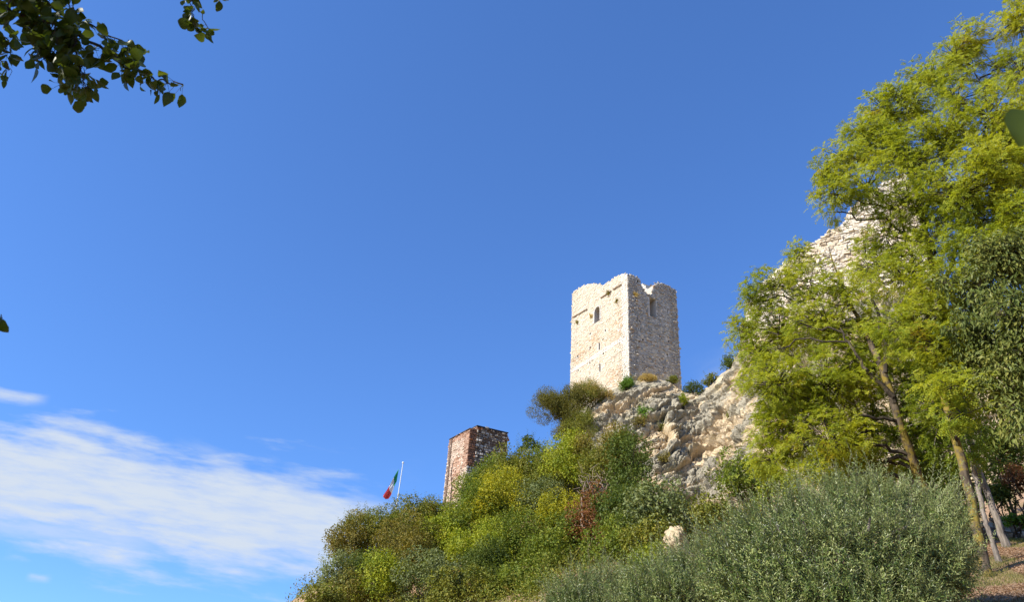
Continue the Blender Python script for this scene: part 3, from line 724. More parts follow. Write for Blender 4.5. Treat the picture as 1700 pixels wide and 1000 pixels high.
#@@VEG
# ------------------------------------------------------------------ vegetation builders
def clump_leaves(rng, c, rad, nb, nl, L, Wd, up=0.35, flat=1.0, shell=0.55, sub=(0.30, 0.5), low=-0.5):
    """leaf clumps spread through an uneven crown"""
    c = np.asarray(c, float); rad = np.asarray(rad, float)
    d = rdirs(rng, nb * 3); d = d[d[:, 2] > low][:nb]; k = len(d)
    bc = c + d * rad * rng.uniform(0.45, 0.92, (k, 1)); br = rad.mean() * rng.uniform(*sub, k)
    wsel = rng.choice(k, nl, p=br ** 2 / (br ** 2).sum()); dd_ = rdirs(rng, nl); rr = br[wsel][:, None] * (shell + (1.08 - shell) * rng.random((nl, 1)) ** 0.6)
    p = bc[wsel] + dd_ * rr * np.array([1, 1, flat]); ld = nrm(dd_ * 0.6 + rdirs(rng, nl) * 0.7 + np.array([0, 0, -0.15]))
    nn = nrm(dd_ * 0.45 + rdirs(rng, nl) * 0.65 + np.array([0, 0, up]))
    return leaves(p, ld, nn, L * rng.uniform(0.7, 1.25, nl), Wd * rng.uniform(0.7, 1.25, nl)), bc, br


def shoot_leaves(rng, base, dirs, ln, per, L, Wd, ang=0.75, droop=0.0):
    """leaves set along straight shoots"""
    n = len(base); t = np.tile(np.linspace(0.05, 1, per), n); i = np.repeat(np.arange(n), per); dirs = nrm(dirs); lnv = np.broadcast_to(ln, (n,))
    p = base[i] + dirs[i] * (t * lnv[i])[:, None]; p[:, 2] -= droop * (t * lnv[i]) ** 2
    ref = np.where(np.abs(dirs[:, 2:3]) > 0.9, [[1.0, 0, 0]], [[0, 0, 1.0]]); a = nrm(np.cross(dirs, ref)); b = np.cross(dirs, a)
    ph = np.tile(np.arange(per) * 2.4, n) + np.repeat(rng.random(n) * 6.28, per); sd_ = a[i] * np.cos(ph)[:, None] + b[i] * np.sin(ph)[:, None]
    d = nrm(dirs[i] * (1 - ang) + sd_ * ang + rdirs(rng, n * per) * 0.15); nn = nrm(np.cross(d, np.cross(dirs[i], d)) + rdirs(rng, n * per) * 0.35)
    k = (1.05 - 0.4 * t); return leaves(p, d, nn, L * k * rng.uniform(.8, 1.2, n * per), Wd * k * rng.uniform(.8, 1.2, n * per))


def pinnate(rng, p, d, n, Lr, pairs, L, Wd, droop=0.35):
    """feathery compound leaves: pairs of small leaflets along a bending stalk"""
    k = len(p); d = nrm(d); s = nrm(np.cross(d, n)); n = np.cross(s, d); Lr = np.broadcast_to(Lr, (k,))
    T = np.linspace(0.22, 1.0, pairs); PV, DV, NV = [], [], []
    for ti in T:
        q = p + d * (Lr * ti)[:, None]; q = q + np.array([0, 0, -1.0]) * (droop * Lr * ti * ti)[:, None]; dv = nrm(d + np.array([0, 0, -1.0]) * droop * 1.6 * ti)
        for sg in (-1, 1):
            PV.append(q); DV.append(nrm(s * sg * 0.85 + dv * 0.5 + rng.normal(0, .12, (k, 3)))); NV.append(nrm(n + rng.normal(0, .25, (k, 3))))
    P_ = np.concatenate(PV); return leaves(P_, np.concatenate(DV), np.concatenate(NV), L * rng.uniform(.75, 1.2, len(P_)), Wd * rng.uniform(.75, 1.2, len(P_)))


def limb(rng, a, b, r0, r1, sag=0.0, n=7, wob=0.06, sides=6):
    t = np.linspace(0, 1, n)[:, None]; p = a + (b - a) * t; ln = np.linalg.norm(b - a)
    off = rng.normal(0, wob * ln, (n, 3)) * np.sin(t * math.pi); off[:, 2] += sag * ln * np.sin(t[:, 0] * math.pi)
    return tube(p + off, r0 + (r1 - r0) * t[:, 0], sides)


def shrub(px, py, rx, ry, kind, label, Y=None, name='shrub', cat='shrub', group=None, dens=1.0, leaf=(0.17, 0.10), nb=None, shoots=10, stems=4, seed=0, on='ground', depth=1.0, sparse=False, stem_mat='bark_dark', stemr=0.03, wispy=0, flat=1.0, low=-0.5, base=None, shootlen=(0.4, 1.0)):
    rng = np.random.default_rng(seed + int(px * 7 + py * 13))
    if on == 'ground' and group: rx, ry, py = rx * 1.42, ry * 1.36, py - 5; leaf = tuple(x_ * rng.uniform(.72, 1.2) for x_ in leaf); shoots = shoots * 2
    if Y is not None: c = P(px, py, Y)
    else:
        h = hit(px, py + ry * 0.4) if on == 'ground' else cliffpt(px, py + ry * 0.3)
        if h is None: h = P(px, py, 60)
        c = P(px, py, h[1] - 0.2)
    k = mpp(c); R = np.array([rx * k, (rx + ry) * 0.5 * k * depth, ry * k * 1.12]); rm = R.mean()
    if base is None:
        bz = ground(c[0], c[1]) if on == 'ground' else c[2] - R[2] * 0.95
        base = np.array([c[0], c[1] + 0.2, min(bz, c[2] - R[2] * 0.6)])
    root = empty(name, base, label, cat, group)
    nb = nb or int(11 + rm * 10); area = 4 * math.pi * rm * rm
    nl = int(min(16000, dens * area / (leaf[0] * leaf[1] * 0.5) * 1.05)) + 30
    bag = Bag(); (V, F), bc, br = clump_leaves(rng, c, R, nb, nl, leaf[0], leaf[1], flat=flat, low=low, shell=0.2 if sparse else 0.5, sub=(0.16, 0.3) if sparse else (0.2, 0.46)); bag.add(V, F)
    ns = int(shoots * (1 + rm)); d = rdirs(rng, ns * 2); d = d[d[:, 2] > -0.3][:ns]; sb = c + d * R * rng.uniform(.7, .95, (len(d), 1)); sdv = nrm(d * 0.6 + np.array([0, 0, 0.55]) + rdirs(rng, len(d)) * 0.35)
    sl_ = rng.uniform(*shootlen, len(d)) * min(1.0, rm * 0.7 + .2)
    bag.add(*shoot_leaves(rng, sb, sdv, sl_, 9, leaf[0] * 0.95, leaf[1] * 0.9))
    if wispy:                                                    # fine upright sprays
        d = rdirs(rng, wispy * 2); d = d[d[:, 2] > -0.5][:wispy]; sb = c + d * R * rng.uniform(.3, .95, (len(d), 1))
        bag.add(*shoot_leaves(rng, sb, nrm(d * .7 + np.array([0, 0, .6]) + rdirs(rng, len(d)) * .4), rng.uniform(.4, .9, len(d)), 14, leaf[0] * 0.8, leaf[1] * 0.5, ang=.45))
    mesh('foliage', *bag.get(), M[kind], root)
    sbag = Bag()
    for i in rng.choice(len(bc), min(stems, len(bc)), replace=False): sbag.add(*limb(rng, base + rng.normal(0, .06, 3), bc[i], stemr * (1 + rm * .4), stemr * 0.4, 0.08))
    ii = rng.integers(0, len(bc), 40); sbag.add(*twigs(c + (bc[ii] - c) * 0.4, bc[ii] + rdirs(rng, 40) * br[ii][:, None] * .9, stemr * 0.35))
    mesh('stems', *sbag.get(), M[stem_mat], root)
    return root


# ---- shrubs covering the hillside below the brick tower
HG = 'shrubs covering the hillside'
HS = [
    (560, 965, 22, 30, 'sage', 'sparse pale grey-green shrub at the far left tip of the hillside', dict(dens=.45, sparse=True, shoots=22, Y=50)),
    (536, 1004, 26, 18, 'olivegreen', 'low olive shrub at the lowest left end of the hill', dict(Y=47)),
    (585, 992, 30, 22, 'brown', 'yellowish brown shrub at the bottom left corner of the hill', dict(dens=.9, Y=49)),
    (582, 915, 30, 38, 'brown', 'olive brown shrub overhanging the left edge of the hill', dict(Y=56)),
    (600, 880, 22, 16, 'sage', 'thin see-through sapling top poking up left of the flagpole', dict(dens=.35, sparse=True, shoots=16, Y=58.5)),
    (624, 905, 38, 38, 'olivegreen', 'rounded olive green shrub below and left of the flagpole', dict(Y=56.5)),
    (654, 888, 18, 15, 'bright', 'small bright green bush at the foot of the flagpole', dict(Y=57)),
    (690, 872, 30, 27, 'olivegreen', 'greyish olive shrub breaking the skyline right of the flagpole', dict(Y=59, shoots=18)),
    (708, 858, 14, 16, 'sage', 'slim grey-green shrub with feathery top between flagpole and brick tower', dict(dens=.7, Y=59.5, shoots=16)),
    (672, 930, 42, 44, 'brown', 'large reddish brown shrub in the middle of the left hillside', dict(Y=53)),
    (606, 962, 26, 30, 'dark', 'dark green ivy-like shrub under the brown shrubs at far left', dict(Y=52)),
    (632, 975, 34, 32, 'lime', 'light green leafy climber spilling over a bare rock at the bottom left', dict(Y=49)),
    (728, 874, 30, 24, 'olivegreen', 'olive green shrub just below the left foot of the brick tower', dict(Y=59.5)),
    (735, 918, 44, 40, 'lime', 'yellowish green shrub left of the bright yellow bush', dict(Y=54)),
    (715, 975, 42, 36, 'sage', 'grey-green shrub at the bottom edge below the brown shrub', dict(Y=48)),
    (802, 842, 38, 38, 'green', 'dark green shrub leaning on the front of the brick tower', dict(Y=60)),
    (838, 806, 36, 28, 'green', 'rounded green shrub under the right corner of the brick tower', dict(Y=60.5)),
    (858, 802, 40, 33, 'olivegreen', 'olive green shrub behind and above the bright yellow bush', dict(Y=58.5)),
    (845, 848, 46, 44, 'yellow', 'bright yellow-green bush, the yellowest on the hillside', dict(Y=55, nb=26)),
    (790, 872, 46, 40, 'green', 'green shrub with russet tints left of and below the yellow bush', dict(Y=55.5)),
    (905, 800, 32, 34, 'green', 'green shrub on the skyline beneath the small dark sapling', dict(Y=57)),
    (910, 853, 38, 38, 'sage', 'blue-grey shrub right of the bright yellow bush', dict(Y=54)),
    (795, 935, 46, 38, 'lime', 'bright green and yellow shrub in the lower middle of the hillside', dict(Y=51)),
    (803, 955, 30, 32, 'dark', 'small-leaved dark green shrub near the bottom of the hillside', dict(Y=48.5, leaf=(.11, .07))),
    (862, 915, 46, 40, 'green', 'leafy green shrub directly below the yellow bush', dict(Y=51.5)),
    (862, 980, 44, 34, 'green', 'mid green shrub at the bottom edge left of the small pale olive tree', dict(Y=46)),
    (770, 992, 40, 26, 'olivegreen', 'brownish green shrub at the very bottom of the picture', dict(Y=46)),
    (933, 862, 32, 32, 'yellow', 'yellow-green bush beside the russet dead shrub', dict(Y=51)),
    (925, 925, 36, 38, 'green', 'shaded green shrub above the small pale olive tree', dict(Y=48)),
    (950, 776, 34, 38, 'lime', 'tall light green shrub against the lower left edge of the cliff', dict(Y=53)),
    (925, 800, 32, 30, 'olivegreen', 'dull green shrub at the skyline where the hill meets the cliff', dict(Y=55.5)),
    (978, 752, 20, 18, 'brown', 'small brownish shrub on the cliff edge above the light green shrub', dict(Y=51.5, dens=.8)),
    (905, 1003, 40, 22, 'green', 'low green shrub at the bottom edge beside the small pale olive tree', dict(Y=44)),
    (1000, 785, 28, 34, 'olivegreen', 'dull olive shrub behind the bleached dead branches', dict(Y=49)),
    (1020, 768, 24, 34, 'brown', 'brownish shrub at the cliff foot behind the dead branches', dict(Y=48.5)),
    (1047, 790, 26, 52, 'dark', 'dark green ivy column climbing the foot of the cliff', dict(Y=46.5, nb=30, low=-1)),
    (990, 880, 34, 40, 'russet', 'dead russet red shrub in the middle of the hillside', dict(Y=46, dens=.7, stem_mat='twig_pale', stems=8)),
    (958, 898, 26, 32, 'dark', 'dark shaded shrub left of the dead russet shrub', dict(Y=48)),
    (1035, 860, 42, 30, 'dark', 'dark green broadleaf shrub right of the dead russet shrub', dict(Y=44)),
    (1103, 858, 52, 33, 'sage', 'wide grey-green fig-like tree in front of the cliff foot', dict(Y=39.5, leaf=(.2, .13), nb=46)),
    (1030, 915, 44, 30, 'green', 'ferny green shrub below the dark broadleaf shrub', dict(Y=41)),
    (1090, 915, 40, 30, 'olivegreen', 'low olive green shrub left of the cream boulder', dict(Y=39)),
    (1070, 965, 30, 42, 'lime', 'upright yellow-green shrub standing between the two pale olive trees', dict(Y=27, leaf=(.09, .05))),
    (1230, 800, 52, 42, 'green', 'spreading green shrub at the right foot of the cliff below the feathery tree', dict(Y=36)),
    (1180, 850, 36, 30, 'olivegreen', 'dull green shrub under the cliff behind the large olive tree', dict(Y=35)),
    (1290, 815, 40, 34, 'lime', 'light green shrub between the feathery tree and the large olive tree', dict(Y=30)),
    (1420, 800, 60, 40, 'dark', 'dark shrub in deep shade behind the large olive tree', dict(Y=27)),
    (1545, 790, 50, 50, 'dark', 'dark ivy-clad shrub behind the yellow lichen trunk', dict(Y=25)),
    (1660, 760, 46, 50, 'dark', 'dark shrub in shade between the grey trunk and the picture edge', dict(Y=25)),
    (1690, 800, 22, 30, 'russet', 'small reddish dry shrub above the stone terrace wall', dict(Y=23, dens=.6, leaf=(.09, .05))),
    (1598, 800, 40, 40, 'dark', 'dark shrub filling the shade behind the two leaning trunks', dict(Y=24.5)),
    (1650, 822, 34, 22, 'dark', 'low dark ivy mound on top of the stone terrace wall', dict(Y=23.5, leaf=(.1, .06))),
    (1555, 850, 36, 30, 'olivegreen', 'dull green shrub in shade behind the right side of the large olive tree', dict(Y=22, leaf=(.1, .06))),
    (1700, 700, 40, 50, 'dark', 'tall dark shrub at the right edge above the reddish dry shrub', dict(Y=26)),
    (1470, 830, 50, 36, 'green', 'shaded green shrub behind the top of the large olive tree', dict(Y=24)),
    (1622, 850, 18, 22, 'green', 'small green ivy clump between the two leaning trunks', dict(Y=19, leaf=(.07, .05))),
    (1688, 868, 26, 12, 'bright', 'low green ground plant at the foot of the terrace wall', dict(Y=20.3, leaf=(.07, .05), low=-.1)),
]
for i, (px, py, rx, ry, kind, lab, kw) in enumerate(HS):
    kw = dict(kw); tree_ = 'tree' in lab and 'fig-like' in lab
    shrub(px, py, rx, ry, kind, lab, group=HG if px < 1130 else None, seed=i, name='fig_tree' if tree_ else 'shrub', cat='tree' if tree_ else 'shrub', **kw)
# ---- plants on the cliff and its rim
CS = [
    (912, 684, 34, 34, 'tamarisk', 'dark umbrella-shaped juniper tree leaning out over the sky left of the white tower', dict(Y=62.5, name='juniper_tree', cat='tree', leaf=(.13, .045), dens=.95, wispy=420, nb=34, flat=.8, low=-.35, stems=9, stemr=.05, base=P(952, 735, 62.3))),
    (948, 678, 30, 36, 'tamarisk', 'dark olive bushy juniper between the leaning juniper and the cliff', dict(Y=62.2, leaf=(.13, .05), wispy=300, nb=28)),
    (974, 654, 30, 24, 'straw', 'yellowish straw-coloured shrub against the lit foot of the white tower', dict(Y=62.8, leaf=(.12, .05), wispy=160, dens=.55)),
    (975, 662, 30, 26, 'olivegreen', 'olive and brown shrub at the left foot of the white tower', dict(Y=62.5, leaf=(.13, .06), wispy=160, dens=.8)),
    (968, 712, 36, 30, 'olivegreen', 'thin greyish shrub hanging on the cliff edge below the juniper', dict(Y=60.5, leaf=(.12, .05), dens=.6, wispy=200, sparse=True)),
    (938, 722, 18, 26, 'tamarisk', 'dark brown-green shrub on the cliff edge under the leaning juniper', dict(Y=61.5, leaf=(.12, .05), wispy=80)),
    (878, 744, 22, 18, 'dark', 'small dark green sapling alone against the sky right of the brick tower', dict(Y=60.5, name='sapling', cat='sapling', dens=.6, sparse=True, leaf=(.16, .1), shoots=12)),
    (903, 755, 8, 18, 'sage', 'wispy thin sapling against the sky beside the small dark sapling', dict(Y=60, dens=.18, sparse=True, name='sapling', cat='sapling', shoots=6)),
    (1041, 643, 14, 15, 'bright', 'vivid green spiky bush at the near corner of the white tower', dict(on='cliff', wispy=90, leaf=(.16, .05), low=-.1)),
    (1073, 688, 14, 14, 'bright', 'vivid green bush growing in the middle of the cliff face', dict(on='cliff')),
    (1101, 712, 11, 9, 'olivegreen', 'small dull green tuft on the cliff face', dict(on='cliff')),
    (1135, 668, 7, 12, 'lime', 'narrow yellow-green plant in a cliff crack under the rim', dict(on='cliff')),
    (1150, 646, 16, 12, 'dark', 'dark green shrub on the cliff rim right of the white tower', dict(Y=61.5, on='cliff')),
    (1182, 634, 16, 11, 'olivegreen', 'low dry green shrub along the cliff rim rising to the right', dict(Y=61, on='cliff')),
    (1118, 633, 12, 7, 'olivegreen', 'low green plant under the right face of the white tower', dict(Y=62, on='cliff')),
    (1210, 606, 12, 15, 'dark', 'dark shrub clinging to the steep cliff edge below the feathery tree', dict(Y=60, on='cliff')),
    (1075, 632, 20, 7, 'straw', 'dry straw-coloured grass clump at the base of the white tower', dict(Y=62, on='cliff', leaf=(.14, .04), low=0)),
    (1062, 702, 12, 10, 'brown', 'brown dry plant in the dark hollow of the cliff', dict(on='cliff', dens=.5)),
    (1030, 730, 14, 18, 'lime', 'light green climber on the cream lower left part of the cliff', dict(on='cliff', dens=.7)),
    (1215, 690, 10, 7, 'olivegreen', 'small green cushion under the rock overhang at the right of the cliff', dict(on='cliff')),
    (1103, 762, 12, 9, 'brown', 'small dry twiggy tuft low on the cliff face', dict(on='cliff', dens=.5)),
    (1010, 660, 16, 10, 'straw', 'dry yellow plant on the ledge at the foot of the tower', dict(Y=62.3, on='cliff', dens=.6, leaf=(.12, .05))),
]
for i, (px, py, rx, ry, kind, lab, kw) in enumerate(CS):
    kw = dict(kw); kw.setdefault('leaf', (.13, .08)); shrub(px, py, rx, ry, kind, lab, seed=500 + i, **kw)
for i, (px, py, wh, lab) in enumerate(((1012, 487, 'L', 'dry tuft growing on the slanting ledge of the tower'), (983, 526, 'L', 'dry tuft beside the arched tower window'), (1025, 500, 'L', 'dry tuft below the ledge near the tower corner'), (1054, 491, 'R', 'brown tuft high on the shaded face of the tower'), (959, 536, 'L', 'dry tuft near the left edge of the tower'))):
    ee = eL if wh == 'L' else eR; s, z = planehit(px, py, TC, ee); p = TC * [1, 1, 0] + ee * s + np.array([0, 0, z]); nn = nL if wh == 'L' else np.array([eR[1], -eR[0], 0])
    rng = np.random.default_rng(900 + i); r0 = empty('wall_tuft', p + nn * .05, lab, 'plant'); d = nrm(nn * .8 + rdirs(rng, 60) * .8 + np.array([0, 0, .3])); r_ = .48 if i in (0, 3) else .3
    mesh('foliage', *leaves(np.repeat((p + nn * .02)[None], 60, 0) + rng.normal(0, .1, (60, 3)), d, rdirs(rng, 60), rng.uniform(.5, 1, 60) * r_, .07), M['straw' if i % 2 else 'brown'], r0)

# bleached dead branches on the hillside
rng = np.random.default_rng(77); bd = P(985, 850, 47.0); dead = empty('dead_shrub', [bd[0], bd[1], ground(bd[0], bd[1])], 'bleached leafless branches arching in front of the dull shrubs', 'dead shrub')
b_ = Bag()
for a, c, r in (((968, 880), (972, 800), .07), ((985, 850), (975, 795), .05), ((975, 800), (1000, 805), .035), ((1000, 805), (1008, 850), .03), ((985, 805), (960, 790), .03), ((990, 830), (962, 838), .03), ((1003, 880), (1004, 820), .05), ((1004, 820), (985, 775), .03), ((1004, 825), (1020, 790), .03)):
    b_.add(*limb(rng, P(*a, 46.4), P(*c, 46.2), r, r * .4, 0.05))
A_ = np.array([P(rng.uniform(962, 1015), rng.uniform(780, 860), 46.3) for _ in range(90)]); b_.add(*twigs(A_, A_ + rdirs(rng, 90) * rng.uniform(.3, .9, (90, 1)), .016)); mesh('branches', *b_.get(), M['twig_pale'], dead)
# cream boulder
rng = np.random.default_rng(5); bc_ = P(1122, 902, 37.5); uu, vv = np.meshgrid(np.linspace(0, 2 * math.pi, 49)[:-1], np.linspace(0.02, math.pi - .02, 32)); d = np.stack([np.cos(uu) * np.sin(vv), np.sin(uu) * np.sin(vv), np.cos(vv)], -1).reshape(-1, 3)
_, _, wid_ = worley(d * 1.7 + 4, 3); rr = 1 + .35 * fbm(d * 1.5, 4, 2) + .22 * (wid_ - .5); I = np.arange(32 * 48).reshape(32, 48)
FB = np.stack([I[:-1], np.roll(I, -1, 1)[:-1], np.roll(I, -1, 1)[1:], I[1:]], -1).reshape(-1, 4)
tag(mesh('boulder', bc_ + d * rr[:, None] * np.array([.55, .7, .72]), FB, M['rock'], vattr={'fresh': np.full(len(d), .75)}), 'cream boulder showing between shrubs and the large olive tree', 'boulder')

# undergrowth carpet under the shrubs
rng = np.random.default_rng(31); n = 110000
px_, py_ = rng.uniform(515, 1300, n), rng.uniform(760, 1010, n); Yq = rng.uniform(24, 62, n)
xq = np.array([(P(a, c, y)[0], y) for a, c, y in zip(px_[:n], py_[:n], Yq)]); zq_ = gz(xq) + rng.random(n) ** 2 * 1.5
d = nrm(rdirs(rng, n) + np.array([0, 0, .5])); tag(mesh('undergrowth', *leaves(np.c_[xq, zq_], d, rdirs(rng, n) + np.array([0, 0, .6]), rng.uniform(.09, .17, n), rng.uniform(.05, .10, n)), M['olivegreen']), 'leafy green undergrowth between the hillside shrubs', 'undergrowth', kind='stuff')


# ------------------------------------------------------------------ the robinias and the dark tree on the right
def tree(name, label, trunk, lobes, leafm, barkm, kindf, seed, dens=1.0, foot=None, rt=0.17, limbs=True, group=None, extra=()):
    """trunk: (px,py,Y,radius) up from the ground; lobes: (px,py,rx,ry,Y,density)"""
    rng = np.random.default_rng(seed); tp = np.array([P(a, b, y) for a, b, y, r in trunk]); tr = np.array([r for *_, r in trunk])
    tp[0, 2] = ground(tp[0, 0], tp[0, 1]) - .05
    root = empty(name, tp[0], label, 'tree', group)
    s = np.linspace(0, len(tp) - 1, len(tp) * 6); pts = np.stack([np.interp(s, np.arange(len(tp)), tp[:, i]) for i in range(3)], 1); rad = np.interp(s, np.arange(len(tp)), tr)
    pts[1:-1] = (pts[:-2] + pts[2:] + 2 * pts[1:-1]) / 4; pts[1:] += rng.normal(0, .010, (len(pts) - 1, 3)); rad[0] *= 1.35; rad[1] *= 1.12
    b = Bag(); b.add(*tube(pts, rad, 12, rng, .05)); mesh('trunk', *b.get(), M[barkm], root, smooth=True)
    lb = Bag(); lf = Bag()
    for pl in extra:                                         # visible boughs drawn from the photo
        q = np.array([P(a, c, y) for a, c, y, r in pl]); q2 = np.stack([np.interp(np.linspace(0, len(q) - 1, 4 * len(q)), np.arange(len(q)), q[:, i]) for i in range(3)], 1); q2[1:-1] += rng.normal(0, .03, (len(q2) - 2, 3))
        lb.add(*tube(q2, np.interp(np.linspace(0, len(q) - 1, 4 * len(q)), np.arange(len(q)), [z[3] for z in pl]), 7)); pts = np.concatenate([pts, q2[::2]]); rad = np.concatenate([rad, np.full(len(q2[::2]), .05)])
    for (px, py, rx, ry, Y, dn) in lobes:
        c = P(px, py, Y - rng.uniform(0, .9)); k = mpp(c); R = np.array([rx * k, (rx + ry) * .5 * k * .9, ry * k]) * np.array([1.24, 1.24, 1.2])
        lowp = np.where(pts[:, 2] < c[2] - .2, 0, 50); j = np.argmin(np.linalg.norm(pts - c, axis=1) + lowp * .1)
        lb.add(*limb(rng, pts[j], c, min(.07, rad[j] * .6), .018, .06, 9, .05, 5))
        m = max(5, int(165 * dens * dn * (rx * k * ry * k)))
        d = rdirs(rng, m); sp = c + d * R * (rng.random((m, 1)) ** .55); tw0 = c + (sp - c) * rng.uniform(.0, .45, (m, 1)); lb.add(*twigs(tw0, sp, .012))
        lf.add(*kindf(rng, sp, d, c))
    V, F = lf.get(); mesh('crown', V, F, M[leafm], root); mesh('limbs', *lb.get(), M['bark_dark' if barkm != 'bark_grey' else 'bark_grey'], root)
    return root


def feathery(rng, sp, d, c):
    """each spray: a loose fan of compound leaves hanging off a twig end"""
    per = 11; n = len(sp); i = np.repeat(np.arange(n), per); base = sp[i] + rdirs(rng, n * per) * rng.uniform(.02, .28, (n * per, 1)) * np.array([1, 1, .55])
    dv = nrm(d[i] * .5 + rdirs(rng, n * per) * .9 * np.array([1, 1, .5])); nn = nrm(rdirs(rng, n * per) * .75 + np.array([-.45, -.3, .75]))
    return pinnate(rng, base, dv, nn, rng.uniform(.15, .28, n * per), 6, .058, .030)


def lance(rng, sp, d, c):
    per = 15; n = len(sp); i = np.repeat(np.arange(n), per); base = sp[i] + rdirs(rng, n * per) * rng.uniform(.03, .30, (n * per, 1))
    dv = nrm(d[i] * .4 + rdirs(rng, n * per) * .7 + np.array([0, 0, -.75])); nn = nrm(rdirs(rng, n * per) * .6 + np.array([-.3, -.4, .6]))
    return leaves(base, dv, nn, rng.uniform(.11, .19, n * per), rng.uniform(.04, .065, n * per))


RG = 'robinia trees on the slope'
LA = [(1290, 475, 48, 36, 21, .5), (1250, 500, 34, 28, 21, .6), (1228, 548, 24, 26, 21, .8), (1300, 555, 62, 42, 21, .8), (1255, 590, 30, 30, 20.5, .8), (1380, 545, 70, 52, 20, .75), (1290, 640, 56, 48, 20, 1.0), (1370, 640, 74, 56, 19.5, 1.0), (1300, 715, 46, 46, 20, 1.0), (1285, 760, 34, 30, 20, .9), (1380, 735, 66, 48, 19.5, 1.0),
      (1445, 705, 44, 50, 20.3, .9), (1325, 425, 20, 24, 21.5, .75), (1345, 470, 44, 34, 21, .45), (1425, 620, 50, 46, 20, .9), (1340, 790, 40, 22, 19.5, .8), (1440, 770, 50, 30, 20, .8), (1410, 480, 44, 40, 20, .5), (1460, 560, 46, 44, 20.2, .8)]
tree('robinia_tree', 'feathery yellow-green tree spreading left in front of the ruined wall', [(1545, 830, 19, .125), (1522, 780, 18.8, .11), (1497, 715, 18.5, .10), (1475, 640, 18.4, .09), (1455, 590, 18.6, .08), (1425, 530, 20.2, .06), (1395, 470, 20.4, .035), (1375, 410, 20.6, .015)], LA, 'robinia', 'bark_yellow', feathery, 21, 1.0, group=RG,
     extra=[[(1485, 670, 18.4, .08), (1465, 640, 18.3, .06), (1435, 610, 18.3, .045), (1415, 580, 18.4, .035), (1395, 545, 18.6, .02)], [(1470, 620, 18.4, .06), (1468, 570, 18.4, .05), (1450, 500, 18.5, .04), (1440, 440, 19, .015)], [(1490, 700, 18.5, .05), (1430, 690, 18.3, .035), (1380, 720, 19.4, .02)], [(1500, 720, 20, .05), (1440, 715, 19.7, .035), (1370, 760, 19.5, .02)]])
LB = [(1700, 200, 40, 44, 16.6, 1.0), (1700, 290, 44, 44, 16.4, 1.0), (1640, 270, 46, 40, 16.6, .9), (1700, 370, 40, 40, 16.2, 1.0), (1590, 215, 40, 34, 17.0, .4), (1520, 270, 44, 40, 17.5, .45), (1555, 335, 44, 40, 17.2, .8), (1500, 425, 40, 30, 17.6, .4), (1612, 62, 24, 34, 17.5, .7), (1590, 95, 34, 34, 17.5, .8), (1660, 115, 40, 34, 17.5, .45), (1545, 130, 40, 34, 17.5, .8), (1510, 165, 34, 34, 17.8, .8), (1475, 185, 44, 34, 17.8, .9), (1590, 165, 42, 40, 17.2, .5), (1435, 225, 42, 34, 18, .9), (1480, 250, 44, 40, 17.8, .9), (1400, 262, 36, 26, 18, .8), (1370, 285, 30, 20, 18, .8), (1385, 322, 34, 30, 18, .6), (1385, 352, 16, 18, 18.2, .4), (1440, 310, 52, 40, 17.8, .6),
      (1560, 235, 54, 44, 17.2, .8), (1640, 190, 50, 50, 17, .55), (1690, 35, 24, 50, 17, 1.0), (1695, 120, 26, 46, 17, .8), (1680, 240, 40, 50, 16.5, .8), (1510, 330, 46, 44, 17.5, .4), (1600, 320, 66, 56, 16.8, .9), (1670, 350, 50, 50, 16.5, .85), (1470, 390, 56, 40, 17.8, .4), (1440, 440, 40, 40, 18, .4), (1550, 400, 50, 46, 17, .45), (1630, 420, 56, 46, 16.5, .9), (1500, 460, 52, 44, 17.5, .6), (1570, 490, 60, 46, 17, .95), (1520, 550, 58, 44, 17.5, 1.0), (1578, 640, 40, 34, 16.0, .9), (1555, 575, 44, 36, 16.3, .9), (1600, 590, 40, 40, 16.0, .8), (1598, 690, 34, 22, 15.8, .7)]
tree('robinia_tree', 'tallest feathery tree with yellow lichen trunk rising past the top edge', [(1637, 950, 16, .115), (1624, 890, 16, .10), (1608, 815, 16.1, .095), (1590, 740, 16.2, .09), (1570, 670, 16.4, .09), (1562, 610, 16.5, .10), (1572, 555, 16.6, .10), (1562, 490, 16.8, .09), (1545, 420, 17, .075), (1528, 350, 17.2, .055), (1515, 290, 17.4, .03), (1500, 220, 17.6, .012)], LB, 'robinia', 'bark_yellow', feathery, 22, 1.05, group=RG,
     extra=[[(1545, 420, 17, .06), (1535, 360, 17, .05), (1528, 300, 17, .03), (1535, 220, 17.1, .015)], [(1565, 500, 16.8, .06), (1590, 400, 16.8, .05), (1630, 280, 16.9, .04), (1660, 175, 17, .03), (1640, 140, 17.2, .025), (1600, 130, 17.3, .015)], [(1650, 150, 17.1, .03), (1625, 135, 17.2, .02), (1605, 85, 17.4, .01)], [(1560, 560, 16.6, .06), (1545, 600, 16.5, .06), (1540, 520, 16.7, .05), (1508, 420, 17.2, .04), (1490, 340, 17.5, .02)]])
LCc = [(1540, 610, 52, 40, 19.8, .95), (1515, 650, 46, 44, 19.8, .9), (1560, 690, 50, 42, 18, .95), (1530, 725, 46, 36, 19.8, .9), (1600, 640, 40, 40, 18, .85), (1620, 700, 36, 34, 18, .7), (1585, 750, 40, 26, 18.3, .6), (1540, 770, 34, 26, 19.9, .7), (1600, 560, 44, 44, 18, .9)]
tree('robinia_tree', 'smaller feathery tree on a pale grey leaning trunk beside the yellow trunk', [(1662, 872, 18.5, .085), (1640, 820, 18.5, .075), (1622, 775, 18.5, .07), (1606, 735, 18.5, .06), (1596, 690, 18.4, .055), (1580, 640, 18.3, .03), (1570, 590, 18.3, .012)], LCc, 'robinia_deep', 'bark_grey', feathery, 23, .95, group=RG)
